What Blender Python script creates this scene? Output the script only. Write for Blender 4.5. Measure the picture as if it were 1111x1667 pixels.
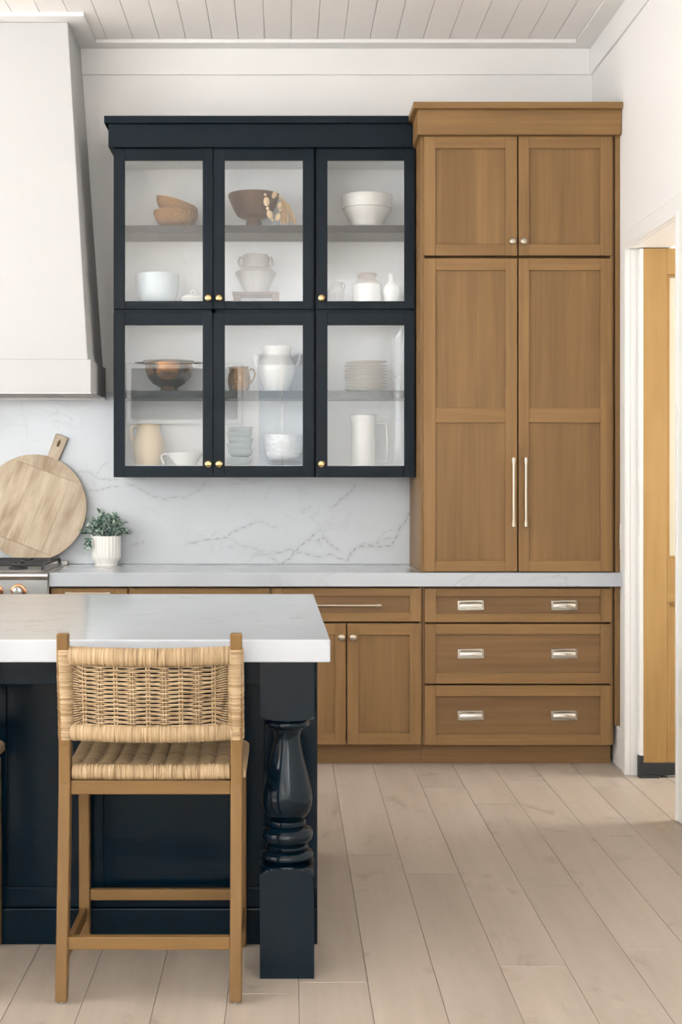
import bpy, bmesh, math, random
import numpy as np
from mathutils import Vector, Matrix

random.seed(7)
for o in list(bpy.data.objects):
    bpy.data.objects.remove(o, do_unlink=True)
scene = bpy.context.scene
C = scene.collection

# ------------------------------------------------------------------ camera, world, lights, exposure
F_PX, VPX, VPY, EYE = 2240.0, 465.0, 769.0, 1.386     # focal length in px of a 1111x1667 frame, vanishing point, eye height
cam_d = bpy.data.cameras.new('camera')
cam = bpy.data.objects.new('camera', cam_d); C.objects.link(cam)
cam.location = (0, 0, EYE); cam.rotation_euler = (math.pi/2, 0, 0)
cam_d.sensor_fit = 'VERTICAL'; cam_d.sensor_height = 36.0; cam_d.sensor_width = 24.0
cam_d.lens = F_PX/1667.0*36.0
cam_d.shift_x = (555.5-VPX)/1667.0
cam_d.shift_y = -(833.5-VPY)/1667.0
cam_d.clip_start = 0.05; cam_d.clip_end = 100
scene.camera = cam

world = bpy.data.worlds.new('world'); scene.world = world; world.use_nodes = True
bg = world.node_tree.nodes['Background']
bg.inputs[0].default_value = (0.80, 0.90, 1.0, 1); bg.inputs[1].default_value = 1.0

def area(name, loc, rot, sx, sy, power, col):
    l = bpy.data.lights.new(name, 'AREA'); l.shape = 'RECTANGLE'; l.size = sx; l.size_y = sy
    l.energy = power; l.color = col
    o = bpy.data.objects.new(name, l); C.objects.link(o); o.location = loc; o.rotation_euler = rot
    return o
PI = math.pi
# daylight coming in through the windows of the left wall, of the wall behind the camera and of the side room; two fill lamps are added
area('daylight_left', (-5.5, 2.4, 2.35), (0, -PI/2-.85, 0), 1.9, 4.7, 380, (0.90, 0.955, 1.0))
area('fill_left_low', (-4.8, 5.7, .95), (0, -PI/2, 0), 1.4, 1.1, 18, (0.95, 0.98, 1.0))  # low fill added to brighten the aisle floor, source unseen
area('fill_rear_left', (-3.45, -7.85, 2.4), (PI/2+.55, 0, -.2), 2.0, 1.9, 110, (0.93, 0.97, 1.0))  # added fill from an unseen rear window, lights the fronts
area('daylight_right', (2.5, -4.65, 2.4), (0, PI/2+.75, 0), 1.9, 4.4, 2600, (0.91, 0.96, 1.0))
area('daylight_rear', (-.05, -7.2, 1.95), (PI/2, 0, 0), .8, 2.1, 9, (0.90, 0.96, 1.0))
area('daylight_side_room', (3.75, 5.85, 1.6), (0, PI/2, 0), 1.3, .9, 85, (1.0, 0.95, 0.88))
# unseen sunlight added through the left windows, its floor bounce brightens the ceiling
sl = bpy.data.lights.new('bounce_sun', 'SUN'); sl.energy = 210; sl.angle = math.radians(2); sl.color = (1.0, .97, .94)
so = bpy.data.objects.new('bounce_sun', sl); C.objects.link(so); so.location = (-9, 8, 9)
so.rotation_euler = Vector((.5, -.55, -.67)).to_track_quat('-Z', 'Y').to_euler()

vs = scene.view_settings
vs.view_transform = 'Standard'; vs.look = 'None'; vs.gamma = 1.0; vs.use_curve_mapping = False
vs.exposure = 0.07

# ------------------------------------------------------------------ helpers
def S(D): return F_PX/D
def PX(px, D): return (px-VPX)/F_PX*D          # metres at distance D along the room
def PZ(py, D): return EYE-(py-VPY)/F_PX*D

class MB:
    """collects verts / faces, builds ONE mesh object"""
    def __init__(s): s.v = []; s.f = []; s.m = []
    def add(s, vs_, fs, mat=0):
        b = len(s.v); s.v += [tuple(p) for p in vs_]
        for f in fs: s.f.append(tuple(i+b for i in f)); s.m.append(mat)
        return s
    def box(s, x0, x1, y0, y1, z0, z1, mat=0):
        v = [(x0,y0,z0),(x1,y0,z0),(x1,y1,z0),(x0,y1,z0),(x0,y0,z1),(x1,y0,z1),(x1,y1,z1),(x0,y1,z1)]
        return s.add(v, [(0,3,2,1),(4,5,6,7),(0,1,5,4),(1,2,6,5),(2,3,7,6),(3,0,4,7)], mat)
    def hexa(s, v, mat=0):
        return s.add(v, [(0,3,2,1),(4,5,6,7),(0,1,5,4),(1,2,6,5),(2,3,7,6),(3,0,4,7)], mat)
    def prism(s, poly, axis, a, b, mat=0):
        n = len(poly)
        def p(u, w, t): return {'X': (t,u,w), 'Y': (u,t,w), 'Z': (u,w,t)}[axis]
        v = [p(u,w,a) for u,w in poly]+[p(u,w,b) for u,w in poly]
        f = [tuple(range(n)), tuple(range(2*n-1, n-1, -1))]+[(i,(i+1)%n,(i+1)%n+n,i+n) for i in range(n)]
        return s.add(v, f, mat)
    def lathe(s, c, prof, seg=32, axis='Z', mat=0, rf=None, sq=(1,1)):
        v = []; f = []
        for k, (r, h) in enumerate(prof):
            for i in range(seg):
                a = 2*PI*i/seg; rr = r*(rf(a, k) if rf else 1)
                u, w = rr*math.cos(a)*sq[0], rr*math.sin(a)*sq[1]
                if axis == 'Z': v.append((c[0]+u, c[1]+w, c[2]+h))
                elif axis == 'Y': v.append((c[0]+u, c[1]+h, c[2]+w))
                else: v.append((c[0]+h, c[1]+u, c[2]+w))
        n = len(prof)
        for k in range(n-1):
            for i in range(seg):
                j = (i+1) % seg
                f.append((k*seg+i, k*seg+j, (k+1)*seg+j, (k+1)*seg+i))
        if prof[0][0] > 1e-5: f.append(tuple(range(seg-1, -1, -1)))
        if prof[-1][0] > 1e-5: f.append(tuple((n-1)*seg+i for i in range(seg)))
        return s.add(v, f, mat)
    def tube(s, path, r, seg=8, mat=0, cap=True, sq=None):
        """r: number or list; sq=(a,b) scales the section along the side / up directions"""
        pts = [Vector(p) for p in path]; n = len(pts); rs = r if isinstance(r, (list, tuple)) else [r]*n
        v = []; f = []; up = Vector((0,0,1))
        t0 = (pts[1]-pts[0]).normalized()
        if abs(t0.dot(up)) > .9: up = Vector((0,1,0))
        side = t0.cross(up).normalized()
        for k in range(n):
            t = (pts[min(k+1,n-1)]-pts[max(k-1,0)])
            t = t.normalized() if t.length > 1e-9 else t0
            side = (side-t*side.dot(t)).normalized(); u2 = side.cross(t).normalized()
            for i in range(seg):
                a = 2*PI*i/seg; ca, sa = math.cos(a), math.sin(a)
                if sq: ca *= sq[0]; sa *= sq[1]
                v.append(pts[k]+(side*ca+u2*sa)*rs[k])
        for k in range(n-1):
            for i in range(seg):
                j = (i+1) % seg; f.append((k*seg+i, k*seg+j, (k+1)*seg+j, (k+1)*seg+i))
        if cap: f.append(tuple(range(seg))); f.append(tuple((n-1)*seg+i for i in range(seg)))
        return s.add(v, f, mat)
    def ell(s, c, rx, ry, rz, seg=14, rings=9, rot=None, mat=0):
        v = []; f = []
        for k in range(rings+1):
            ph = PI*k/rings
            for i in range(seg):
                a = 2*PI*i/seg
                p = Vector((rx*math.sin(ph)*math.cos(a), ry*math.sin(ph)*math.sin(a), rz*math.cos(ph)))
                if rot is not None: p = rot @ p
                v.append((c[0]+p.x, c[1]+p.y, c[2]+p.z))
        for k in range(rings):
            for i in range(seg):
                j = (i+1) % seg; f.append((k*seg+i, k*seg+j, (k+1)*seg+j, (k+1)*seg+i))
        return s.add(v, f, mat)
    def xf(s, M, start=0):
        s.v[start:] = [tuple(M @ Vector(p)) for p in s.v[start:]]; return s
    def build(s, name, mats, parent=None, bevel=0, seg=2, smooth=None, weld=True):
        me = bpy.data.meshes.new(name)
        off = parent_world(parent)
        me.from_pydata([(p[0]-off[0], p[1]-off[1], p[2]-off[2]) for p in s.v], [], s.f)
        if not isinstance(mats, (list, tuple)): mats = [mats]
        for m in mats: me.materials.append(m)
        me.polygons.foreach_set('material_index', s.m)
        bm = bmesh.new(); bm.from_mesh(me)
        if weld: bmesh.ops.remove_doubles(bm, verts=bm.verts, dist=1e-6)
        bmesh.ops.recalc_face_normals(bm, faces=bm.faces)
        bm.to_mesh(me); bm.free()
        if smooth is not None:
            me.polygons.foreach_set('use_smooth', [True]*len(me.polygons))
            me.set_sharp_from_angle(angle=math.radians(smooth))
        o = bpy.data.objects.new(name, me); C.objects.link(o)
        if parent is not None: o.parent = parent
        if bevel:
            b = o.modifiers.new('bevel', 'BEVEL'); b.width = bevel; b.segments = seg; b.limit_method = 'ANGLE'
            b.angle_limit = math.radians(40)
        return o

def parent_world(o):
    p = Vector((0,0,0))
    while o is not None: p += o.location; o = o.parent
    return p

def tag(o, label=None, cat=None, group=None, kind=None):
    if label: o['label'] = label
    if cat: o['category'] = cat
    if group: o['group'] = group
    if kind: o['kind'] = kind
    return o
def thing(name, loc, label, cat, group=None):
    o = bpy.data.objects.new(name, None); C.objects.link(o); o.location = loc; o.empty_display_size = .1
    return tag(o, label, cat, group)
def struct(name, o=None, loc=(0,0,0)):
    if o is None:
        o = bpy.data.objects.new(name, None); C.objects.link(o); o.location = loc
    o['kind'] = 'structure'; return o
def set_origin(o, loc):
    """move a top-level mesh's origin without moving its shape"""
    d = Vector(loc)-o.location
    o.data.transform(Matrix.Translation(-d)); o.location = loc
    return o
def copy_tree(o, parent=None):
    c = o.copy(); C.objects.link(c); c.parent = parent
    for ch in list(o.children): copy_tree(ch, c)
    return c

# ------------------------------------------------------------------ materials
def srgb(r, g, b):
    def l(c):
        c /= 255.0
        return c/12.92 if c <= .04045 else ((c+.055)/1.055)**2.4
    return (l(r), l(g), l(b), 1)
def new_mat(name):
    m = bpy.data.materials.new(name); m.use_nodes = True
    nt = m.node_tree; b = nt.nodes['Principled BSDF']
    return m, nt, b
def N(nt, t, **kw):
    n = nt.nodes.new(t)
    for k, v in kw.items(): setattr(n, k, v)
    return n
def plain(name, col, rough=.5, metal=0, spec=.5, noise=0, nscale=8, bump=0, bscale=60, coat=0):
    m, nt, b = new_mat(name)
    b.inputs['Roughness'].default_value = rough; b.inputs['Metallic'].default_value = metal
    b.inputs['Specular IOR Level'].default_value = spec; b.inputs['Base Color'].default_value = col
    if coat: b.inputs['Coat Weight'].default_value = coat; b.inputs['Coat Roughness'].default_value = .08
    tc = N(nt, 'ShaderNodeTexCoord')
    if noise:
        n = N(nt, 'ShaderNodeTexNoise'); n.inputs['Scale'].default_value = nscale; n.inputs['Detail'].default_value = 4
        nt.links.new(tc.outputs['Object'], n.inputs['Vector'])
        mx = N(nt, 'ShaderNodeMix', data_type='RGBA')
        mx.inputs[6].default_value = tuple(max(0, c*(1-noise)) for c in col[:3])+(1,)
        mx.inputs[7].default_value = tuple(min(1, c*(1+noise)) for c in col[:3])+(1,)
        nt.links.new(n.outputs['Fac'], mx.inputs[0]); nt.links.new(mx.outputs[2], b.inputs['Base Color'])
    if bump:
        n2 = N(nt, 'ShaderNodeTexNoise'); n2.inputs['Scale'].default_value = bscale; n2.inputs['Detail'].default_value = 3
        nt.links.new(tc.outputs['Object'], n2.inputs['Vector'])
        bp = N(nt, 'ShaderNodeBump'); bp.inputs['Strength'].default_value = bump; bp.inputs['Distance'].default_value = .01
        nt.links.new(n2.outputs['Fac'], bp.inputs['Height']); nt.links.new(bp.outputs['Normal'], b.inputs['Normal'])
    return m
def wood(name, c_dark, c_light, axis='Z', fine=60, long=1.6, rough=.45, tone=.12, knots=0, board=0, spec=.25, contrast=(.2, .8)):
    """grain streaks running along `axis` (object space), each object shifted by its own random value"""
    m, nt, b = new_mat(name)
    b.inputs['Roughness'].default_value = rough; b.inputs['Specular IOR Level'].default_value = spec
    tc = N(nt, 'ShaderNodeTexCoord'); oi = N(nt, 'ShaderNodeObjectInfo')
    add = N(nt, 'ShaderNodeVectorMath', operation='MULTIPLY_ADD')
    add.inputs[1].default_value = (1, 1, 1)
    comb = N(nt, 'ShaderNodeCombineXYZ'); mul = N(nt, 'ShaderNodeMath', operation='MULTIPLY'); mul.inputs[1].default_value = 13.7
    nt.links.new(oi.outputs['Random'], mul.inputs[0])
    for i in range(3): nt.links.new(mul.outputs[0], comb.inputs[i])
    nt.links.new(tc.outputs['Object'], add.inputs[0]); nt.links.new(comb.outputs[0], add.inputs[2])
    def noise(sc, detail, dist=0):
        mp = N(nt, 'ShaderNodeMapping'); mp.inputs['Scale'].default_value = sc
        nt.links.new(add.outputs[0], mp.inputs['Vector'])
        n = N(nt, 'ShaderNodeTexNoise'); n.inputs['Scale'].default_value = 1; n.inputs['Detail'].default_value = detail
        n.inputs['Roughness'].default_value = .6; n.inputs['Distortion'].default_value = dist
        nt.links.new(mp.outputs['Vector'], n.inputs['Vector']); return n
    def sc3(across, along):
        return {'X': (along, across, across), 'Y': (across, along, across), 'Z': (across, across, along)}[axis]
    g1 = noise(sc3(fine, long), 6, .3); g2 = noise(sc3(fine*.16, long*.5), 3, .6)
    mixv = N(nt, 'ShaderNodeMath', operation='MULTIPLY_ADD'); mixv.inputs[1].default_value = .6
    half = N(nt, 'ShaderNodeMath', operation='MULTIPLY'); half.inputs[1].default_value = .4
    nt.links.new(g1.outputs['Fac'], half.inputs[0]); nt.links.new(g2.outputs['Fac'], mixv.inputs[0]); nt.links.new(half.outputs[0], mixv.inputs[2])
    cr = N(nt, 'ShaderNodeValToRGB'); e = cr.color_ramp.elements
    e[0].position = contrast[0]; e[0].color = c_dark; e[1].position = contrast[1]; e[1].color = c_light
    nt.links.new(mixv.outputs[0], cr.inputs['Fac'])
    out = cr.outputs['Color']
    if board:
        # boards glued edge to edge: a step in tone across the grain
        sep = N(nt, 'ShaderNodeSeparateXYZ'); nt.links.new(add.outputs[0], sep.inputs[0])
        ax = {'Z': 0, 'X': 2, 'Y': 0}[axis]
        d = N(nt, 'ShaderNodeMath', operation='DIVIDE'); d.inputs[1].default_value = board
        fl = N(nt, 'ShaderNodeMath', operation='FLOOR'); wn = N(nt, 'ShaderNodeTexWhiteNoise', noise_dimensions='1D')
        nt.links.new(sep.outputs[ax], d.inputs[0]); nt.links.new(d.outputs[0], fl.inputs[0]); nt.links.new(fl.outputs[0], wn.inputs['W'])
        rnd = wn.outputs['Value']
    else:
        rnd = oi.outputs['Random']
    hs = N(nt, 'ShaderNodeHueSaturation')
    mr = N(nt, 'ShaderNodeMapRange'); mr.inputs['To Min'].default_value = 1-tone; mr.inputs['To Max'].default_value = 1+tone
    nt.links.new(rnd, mr.inputs['Value']); nt.links.new(mr.outputs[0], hs.inputs['Value']); nt.links.new(out, hs.inputs['Color'])
    out = hs.outputs['Color']
    if knots:
        kn = noise((3.2, 3.2, 3.2) if knots < 1 else sc3(7, 4.5), 4, .5)
        kr = N(nt, 'ShaderNodeMapRange'); kr.inputs['From Min'].default_value = .60; kr.inputs['From Max'].default_value = .76
        nt.links.new(kn.outputs['Fac'], kr.inputs['Value'])
        mx = N(nt, 'ShaderNodeMix', data_type='RGBA', blend_type='MULTIPLY')
        mx.inputs[7].default_value = (.74, .70, .67, 1)
        nt.links.new(kr.outputs[0], mx.inputs[0]); nt.links.new(out, mx.inputs[6]); out = mx.outputs[2]
    nt.links.new(out, b.inputs['Base Color'])
    bp = N(nt, 'ShaderNodeBump'); bp.inputs['Strength'].default_value = .08; bp.inputs['Distance'].default_value = .002
    nt.links.new(g1.outputs['Fac'], bp.inputs['Height']); nt.links.new(bp.outputs['Normal'], b.inputs['Normal'])
    return m

WALL = plain('wall_paint', (.85, .838, .82, 1), .55, spec=.3)
TRIM = plain('trim_paint', (.85, .842, .825, 1), .38)
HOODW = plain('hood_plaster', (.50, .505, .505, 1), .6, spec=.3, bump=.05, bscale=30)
CEIL = plain('ceiling_paint', (.94, .915, .89, 1), .5, spec=.3)
NAVY = plain('navy_paint', (.0045, .0095, .0155, 1), .36, spec=.12)
NAVY_ISL = plain('navy_gloss_paint', (.0006, .0064, .0130, 1), .18, spec=.15)
NAVY_POST = plain('navy_post_gloss', (.0008, .0062, .0125, 1), .14, spec=.24)
DARKGAP = plain('shadow_gap', (.012, .010, .009, 1), .9)
LINING = plain('cabinet_lining', (.82, .85, .865, 1), .5)
OAK_D, OAK_L = srgb(106, 79, 48), srgb(149, 116, 75)
OAK_V = wood('oak_upright', OAK_D, OAK_L, 'Z', tone=.05)
OAK_H = wood('oak_level', OAK_D, OAK_L, 'X', tone=.05)
OAK_PV = wood('oak_panel_upright', srgb(100, 75, 46), srgb(142, 110, 71), 'Z', tone=.06, board=.105)
OAK_PH = wood('oak_panel_level', srgb(96, 71, 46), srgb(135, 104, 69), 'X', tone=.04)
DOOR_OAK = wood('door_oak', srgb(142, 108, 62), srgb(178, 145, 94), 'Z', fine=30, long=2.2, tone=.03)
DOOR_OAK_H = wood('door_oak_level', srgb(142, 108, 62), srgb(178, 145, 94), 'X', fine=30, long=2.2, tone=.03)
STOOLW = wood('stool_wood', srgb(92, 67, 37), srgb(130, 100, 60), 'Z', fine=40, tone=.04)
STOOLWX = wood('stool_wood_level', srgb(92, 67, 37), srgb(130, 100, 60), 'X', fine=40, tone=.04)
FLOORM = wood('floor_oak', srgb(160, 148, 135), srgb(184, 173, 161), 'Y', fine=26, long=1.4, rough=.42, tone=.05, knots=1, spec=.35, contrast=(.25, .75))
BOARDM = wood('pale_board_wood', srgb(150, 128, 104), srgb(200, 186, 164), 'Z', fine=34, long=5, rough=.6, tone=.05, knots=1, contrast=(.33, .62))
WALNUT = wood('walnut', srgb(44, 25, 10), srgb(100, 65, 33), 'X', fine=24, long=6, rough=.5)
HEWN = plain('hewn_wood', srgb(128, 93, 52), .75, spec=.15, noise=.4, nscale=22, bump=.6, bscale=60)
NICKEL = plain('satin_nickel', srgb(182, 172, 157), .34, metal=1)
PNICKEL = plain('polished_nickel', srgb(205, 200, 190), .14, metal=1)
BRASS = plain('aged_brass', srgb(206, 180, 128), .25, metal=1)
STEEL = plain('stainless_steel', srgb(196, 194, 190), .3, metal=1)
COPPER = plain('copper_ring', srgb(206, 140, 104), .25, metal=1)
IRON = plain('cast_iron', (.018, .019, .022, 1), .5)
BLACK = plain('black_rubber', (.016, .018, .02, 1), .55)
RUBBER = plain('glide_plastic', srgb(150, 140, 125), .5)
CERW = plain('white_glaze', srgb(220, 221, 218), .18, spec=.5)
CERB = plain('pale_blue_glaze', srgb(190, 205, 214), .22)
CERG = plain('grey_stoneware', srgb(164, 164, 162), .6, noise=.12, nscale=30, bump=.2)
CERC = plain('cream_glaze', srgb(206, 188, 154), .3)
CERT = plain('taupe_glaze', srgb(150, 141, 128), .4)
CERR = plain('raw_rim', srgb(120, 108, 94), .7)
HAMW = plain('hammered_white', srgb(222, 225, 226), .25, bump=.7, bscale=38)
PLATE = plain('plate_stoneware', srgb(202, 194, 176), .35)
BOWLB = plain('celadon_glaze', srgb(160, 178, 184), .25)
BRONZE = plain('bronze_colander', srgb(128, 88, 44), .24, metal=1, noise=.45, nscale=30)
HCOPPER = plain('hammered_copper', srgb(136, 100, 56), .3, metal=1, bump=1.0, bscale=90)
BEAD = plain('bead_wood', srgb(206, 180, 144), .55, noise=.08)
JUTE = plain('jute_fibre', srgb(196, 168, 124), .85, noise=.25, nscale=120)
POTM = plain('matt_white_pot', srgb(238, 236, 230), .5)
SOIL = plain('soil', (.03, .025, .02, 1), .9)
MAT = plain('entry_mat', srgb(120, 100, 84), .95, noise=.2, nscale=60)
PLASTIC = plain('switch_plastic', srgb(242, 241, 238), .35)

def rattan(name, axis):
    m, nt, b = new_mat(name); b.inputs['Roughness'].default_value = .55
    tc = N(nt, 'ShaderNodeTexCoord'); mp = N(nt, 'ShaderNodeMapping')
    mp.inputs['Scale'].default_value = {'X': (170, 10, 10), 'Y': (8, 170, 8), 'Z': (8, 8, 170)}[axis]
    nt.links.new(tc.outputs['Object'], mp.inputs['Vector'])
    n = N(nt, 'ShaderNodeTexNoise'); n.inputs['Scale'].default_value = 1; n.inputs['Detail'].default_value = 3
    nt.links.new(mp.outputs[0], n.inputs['Vector'])
    cr = N(nt, 'ShaderNodeValToRGB'); e = cr.color_ramp.elements
    e[0].position = .22; e[0].color = srgb(78, 58, 38); e[1].position = .70; e[1].color = srgb(184, 162, 130)
    k = cr.color_ramp.elements.new(.42); k.color = srgb(152, 127, 94)
    nt.links.new(n.outputs['Fac'], cr.inputs['Fac']); nt.links.new(cr.outputs[0], b.inputs['Base Color'])
    return m
RAT_X = rattan('rattan_wrap_x', 'X'); RAT_Z = rattan('rattan_wrap_z', 'Z'); RAT_Y = rattan('rattan_wrap_y', 'Y')

def glass(name, f0=.05, tint=(1, 1, 1, 1)):
    """clear pane: Schlick reflection over straight transmission, the same from both sides"""
    m = bpy.data.materials.new(name); m.use_nodes = True; nt = m.node_tree; nt.nodes.clear()
    out = N(nt, 'ShaderNodeOutputMaterial'); mx = N(nt, 'ShaderNodeMixShader')
    tr = N(nt, 'ShaderNodeBsdfTransparent'); gl = N(nt, 'ShaderNodeBsdfGlossy')
    tr.inputs[0].default_value = tint; gl.inputs['Roughness'].default_value = 0.0
    ge = N(nt, 'ShaderNodeNewGeometry'); dt = N(nt, 'ShaderNodeVectorMath', operation='DOT_PRODUCT')
    nt.links.new(ge.outputs['Normal'], dt.inputs[0]); nt.links.new(ge.outputs['Incoming'], dt.inputs[1])
    ab = N(nt, 'ShaderNodeMath', operation='ABSOLUTE'); nt.links.new(dt.outputs['Value'], ab.inputs[0])
    inv = N(nt, 'ShaderNodeMath', operation='SUBTRACT'); inv.inputs[0].default_value = 1; nt.links.new(ab.outputs[0], inv.inputs[1])
    pw = N(nt, 'ShaderNodeMath', operation='POWER'); pw.inputs[1].default_value = 5; nt.links.new(inv.outputs[0], pw.inputs[0])
    ma = N(nt, 'ShaderNodeMath', operation='MULTIPLY_ADD'); ma.inputs[1].default_value = 1-f0; ma.inputs[2].default_value = f0
    nt.links.new(pw.outputs[0], ma.inputs[0]); nt.links.new(ma.outputs[0], mx.inputs[0])
    nt.links.new(tr.outputs[0], mx.inputs[1]); nt.links.new(gl.outputs[0], mx.inputs[2])
    nt.links.new(mx.outputs[0], out.inputs[0]); return m
GLASS = glass('cabinet_glass', .066)
WGLASS = glass('window_glass', .04)
def frosted(name):
    m, nt, b = new_mat(name); b.inputs['Base Color'].default_value = srgb(226, 222, 204); b.inputs['Roughness'].default_value = .35
    b.inputs['Transmission Weight'].default_value = .6; return m
FROST = frosted('obscured_glass')

def marble(name, base, vein_attr=None, vscale=1.2, vein=.5):
    m, nt, b = new_mat(name); b.inputs['Roughness'].default_value = .14; b.inputs['Specular IOR Level'].default_value = .45
    tc = N(nt, 'ShaderNodeTexCoord')
    n1 = N(nt, 'ShaderNodeTexNoise'); n1.inputs['Scale'].default_value = vscale; n1.inputs['Detail'].default_value = 8
    n1.inputs['Distortion'].default_value = 1.2; n1.inputs['Roughness'].default_value = .62
    mp = N(nt, 'ShaderNodeMapping'); mp.inputs['Scale'].default_value = (1, 2.2, 1.8); mp.inputs['Rotation'].default_value = (.1, .25, .12)
    nt.links.new(tc.outputs['Object'], mp.inputs['Vector']); nt.links.new(mp.outputs[0], n1.inputs['Vector'])
    sb = N(nt, 'ShaderNodeMath', operation='SUBTRACT'); sb.inputs[1].default_value = .5
    ab = N(nt, 'ShaderNodeMath', operation='ABSOLUTE')
    mr = N(nt, 'ShaderNodeMapRange'); mr.inputs['From Min'].default_value = 0; mr.inputs['From Max'].default_value = .012
    mr.inputs['To Min'].default_value = 1; mr.inputs['To Max'].default_value = 0
    nt.links.new(n1.outputs['Fac'], sb.inputs[0]); nt.links.new(sb.outputs[0], ab.inputs[0]); nt.links.new(ab.outputs[0], mr.inputs['Value'])
    n2 = N(nt, 'ShaderNodeTexNoise'); n2.inputs['Scale'].default_value = 2.4; n2.inputs['Detail'].default_value = 3
    nt.links.new(tc.outputs['Object'], n2.inputs['Vector'])
    mk = N(nt, 'ShaderNodeMapRange'); mk.inputs['From Min'].default_value = .46; mk.inputs['From Max'].default_value = .66
    mk.inputs['To Max'].default_value = vein
    nt.links.new(n2.outputs['Fac'], mk.inputs['Value'])
    mu = N(nt, 'ShaderNodeMath', operation='MULTIPLY'); nt.links.new(mr.outputs[0], mu.inputs[0]); nt.links.new(mk.outputs[0], mu.inputs[1])
    fac = mu.outputs[0]
    if vein_attr:
        at = N(nt, 'ShaderNodeAttribute', attribute_name=vein_attr)
        mxm = N(nt, 'ShaderNodeMath', operation='MAXIMUM'); nt.links.new(fac, mxm.inputs[0]); nt.links.new(at.outputs['Fac'], mxm.inputs[1])
        fac = mxm.outputs[0]
    n3 = N(nt, 'ShaderNodeTexNoise'); n3.inputs['Scale'].default_value = 3.5; n3.inputs['Detail'].default_value = 5
    nt.links.new(mp.outputs[0], n3.inputs['Vector'])
    cl = N(nt, 'ShaderNodeMix', data_type='RGBA'); cl.inputs[6].default_value = tuple(c*.93 for c in base[:3])+(1,); cl.inputs[7].default_value = tuple(min(1, c*1.04) for c in base[:3])+(1,)
    nt.links.new(n3.outputs['Fac'], cl.inputs[0])
    mx = N(nt, 'ShaderNodeMix', data_type='RGBA'); mx.inputs[7].default_value = (.24, .255, .26, 1)
    nt.links.new(fac, mx.inputs[0]); nt.links.new(cl.outputs[2], mx.inputs[6]); nt.links.new(mx.outputs[2], b.inputs['Base Color'])
    return m
MARBLE_BS = marble('marble_splash', (.63, .665, .695, 1), 'vein', vein=.25)
MARBLE = marble('marble_top', (.475, .505, .545, 1), vscale=.9, vein=.45)

# ------------------------------------------------------------------ the room
XR, XL, YB, YN, ZC = 1.58, -4.6, 7.09, -7.0, 3.587     # right / left wall, back wall, wall behind the camera, ceiling
DOOR0, DOOR1, DOORZ = 5.485, 6.297, 2.407               # doorway in the right wall
# floor slab and planks
floor = struct('floor', MB().box(XL-.2, 3.7, YN-.2, YB+.1, -.12, -.014).build('floor', plain('subfloor', (.12, .10, .08, 1), .9)))
PW, PX0 = .1888, .2241
joints = {-1: 5.925, 0: 4.983, 1: 4.754, 2: 3.861, 3: 3.562, 4: 4.0, 5: 5.237, 6: 6.06}
k0 = int(math.floor((XL-PX0)/PW)); k1 = int(math.ceil((3.6-PX0)/PW))
rng = random.Random(3)
for k in range(k0, k1):
    L = 2.185; y = joints.get(k, 3.0+rng.random()*L)
    while y > YN: y -= L
    x0, x1 = PX0+k*PW+.0005, PX0+(k+1)*PW-.0005
    if x1 < XL or x0 > 3.6: continue
    while y < YB:
        a, b_ = max(y, YN)+.0008, min(y+L, YB)-.0008
        if b_-a > .05:
            c = .0011
            mb = MB()
            v = []
            for (e, z) in ((0, -.014), (0, -c), (c, 0)):
                v += [(x0+e, a+e, z), (x1-e, a+e, z), (x1-e, b_-e, z), (x0+e, b_-e, z)]
            f = [(8, 9, 10, 11)]
            for q in (0, 4):
                f += [(q+i, q+(i+1) % 4, q+4+(i+1) % 4, q+4+i) for i in range(4)]
            mb.add(v, f).build('plank', FLOORM, floor)
        y += L
# ceiling
ceil = struct('ceiling', MB().box(XL-.1, XR+.1, YN-.1, YB+.1, ZC+.012, ZC+.12).build('ceiling', CEIL))
CW, CX0 = .1338, .029
k = int(math.floor((XL-CX0)/CW))
plank_me = None
while CX0+k*CW < XR:
    x0, x1 = CX0+k*CW, CX0+(k+1)*CW
    if plank_me is None:
        w = CW; g = .0011; c = .0018
        mb = MB(); v = []
        for (e, z) in ((g, .012), (g, c), (g+c, 0)):
            v += [(e, YN, z), (w-e, YN, z), (w-e, YB, z), (e, YB, z)]
        f = [(8, 9, 10, 11)]
        for q in (0, 4): f += [(q+i, q+(i+1) % 4, q+4+(i+1) % 4, q+4+i) for i in range(4)]
        o = mb.add(v, f).build('ceiling_plank', CEIL); plank_me = o.data
    else:
        o = bpy.data.objects.new('ceiling_plank', plank_me); C.objects.link(o)
    o.parent = ceil; o.location = (x0, 0, ZC)
    k += 1
# walls
struct('wall_back', MB().box(XL-.15, 3.75, YB, YB+.12, -.1, ZC+.1).build('wall_back', WALL))
mb = MB()
RRW = [(-6.7, -5.4, 1.5, 3.42), (-5.2, -3.9, 1.5, 3.42), (-3.7, -2.4, 1.5, 3.42)]
u = YN
for (w0, w1, s0, s1) in RRW:
    mb.box(XR, XR+.17, u, w0, -.1, ZC+.05).box(XR, XR+.17, w0, w1, -.1, s0).box(XR, XR+.17, w0, w1, s1, ZC+.05); u = w1
mb.box(XR, XR+.17, u, DOOR0-.02, -.1, ZC+.05).box(XR, XR+.17, DOOR1+.02, YB, -.1, ZC+.05).box(XR, XR+.17, DOOR0-.02, DOOR1+.02, DOORZ+.02, ZC+.05)
wall_right = struct('wall_right', mb.build('wall_right', WALL))
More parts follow.
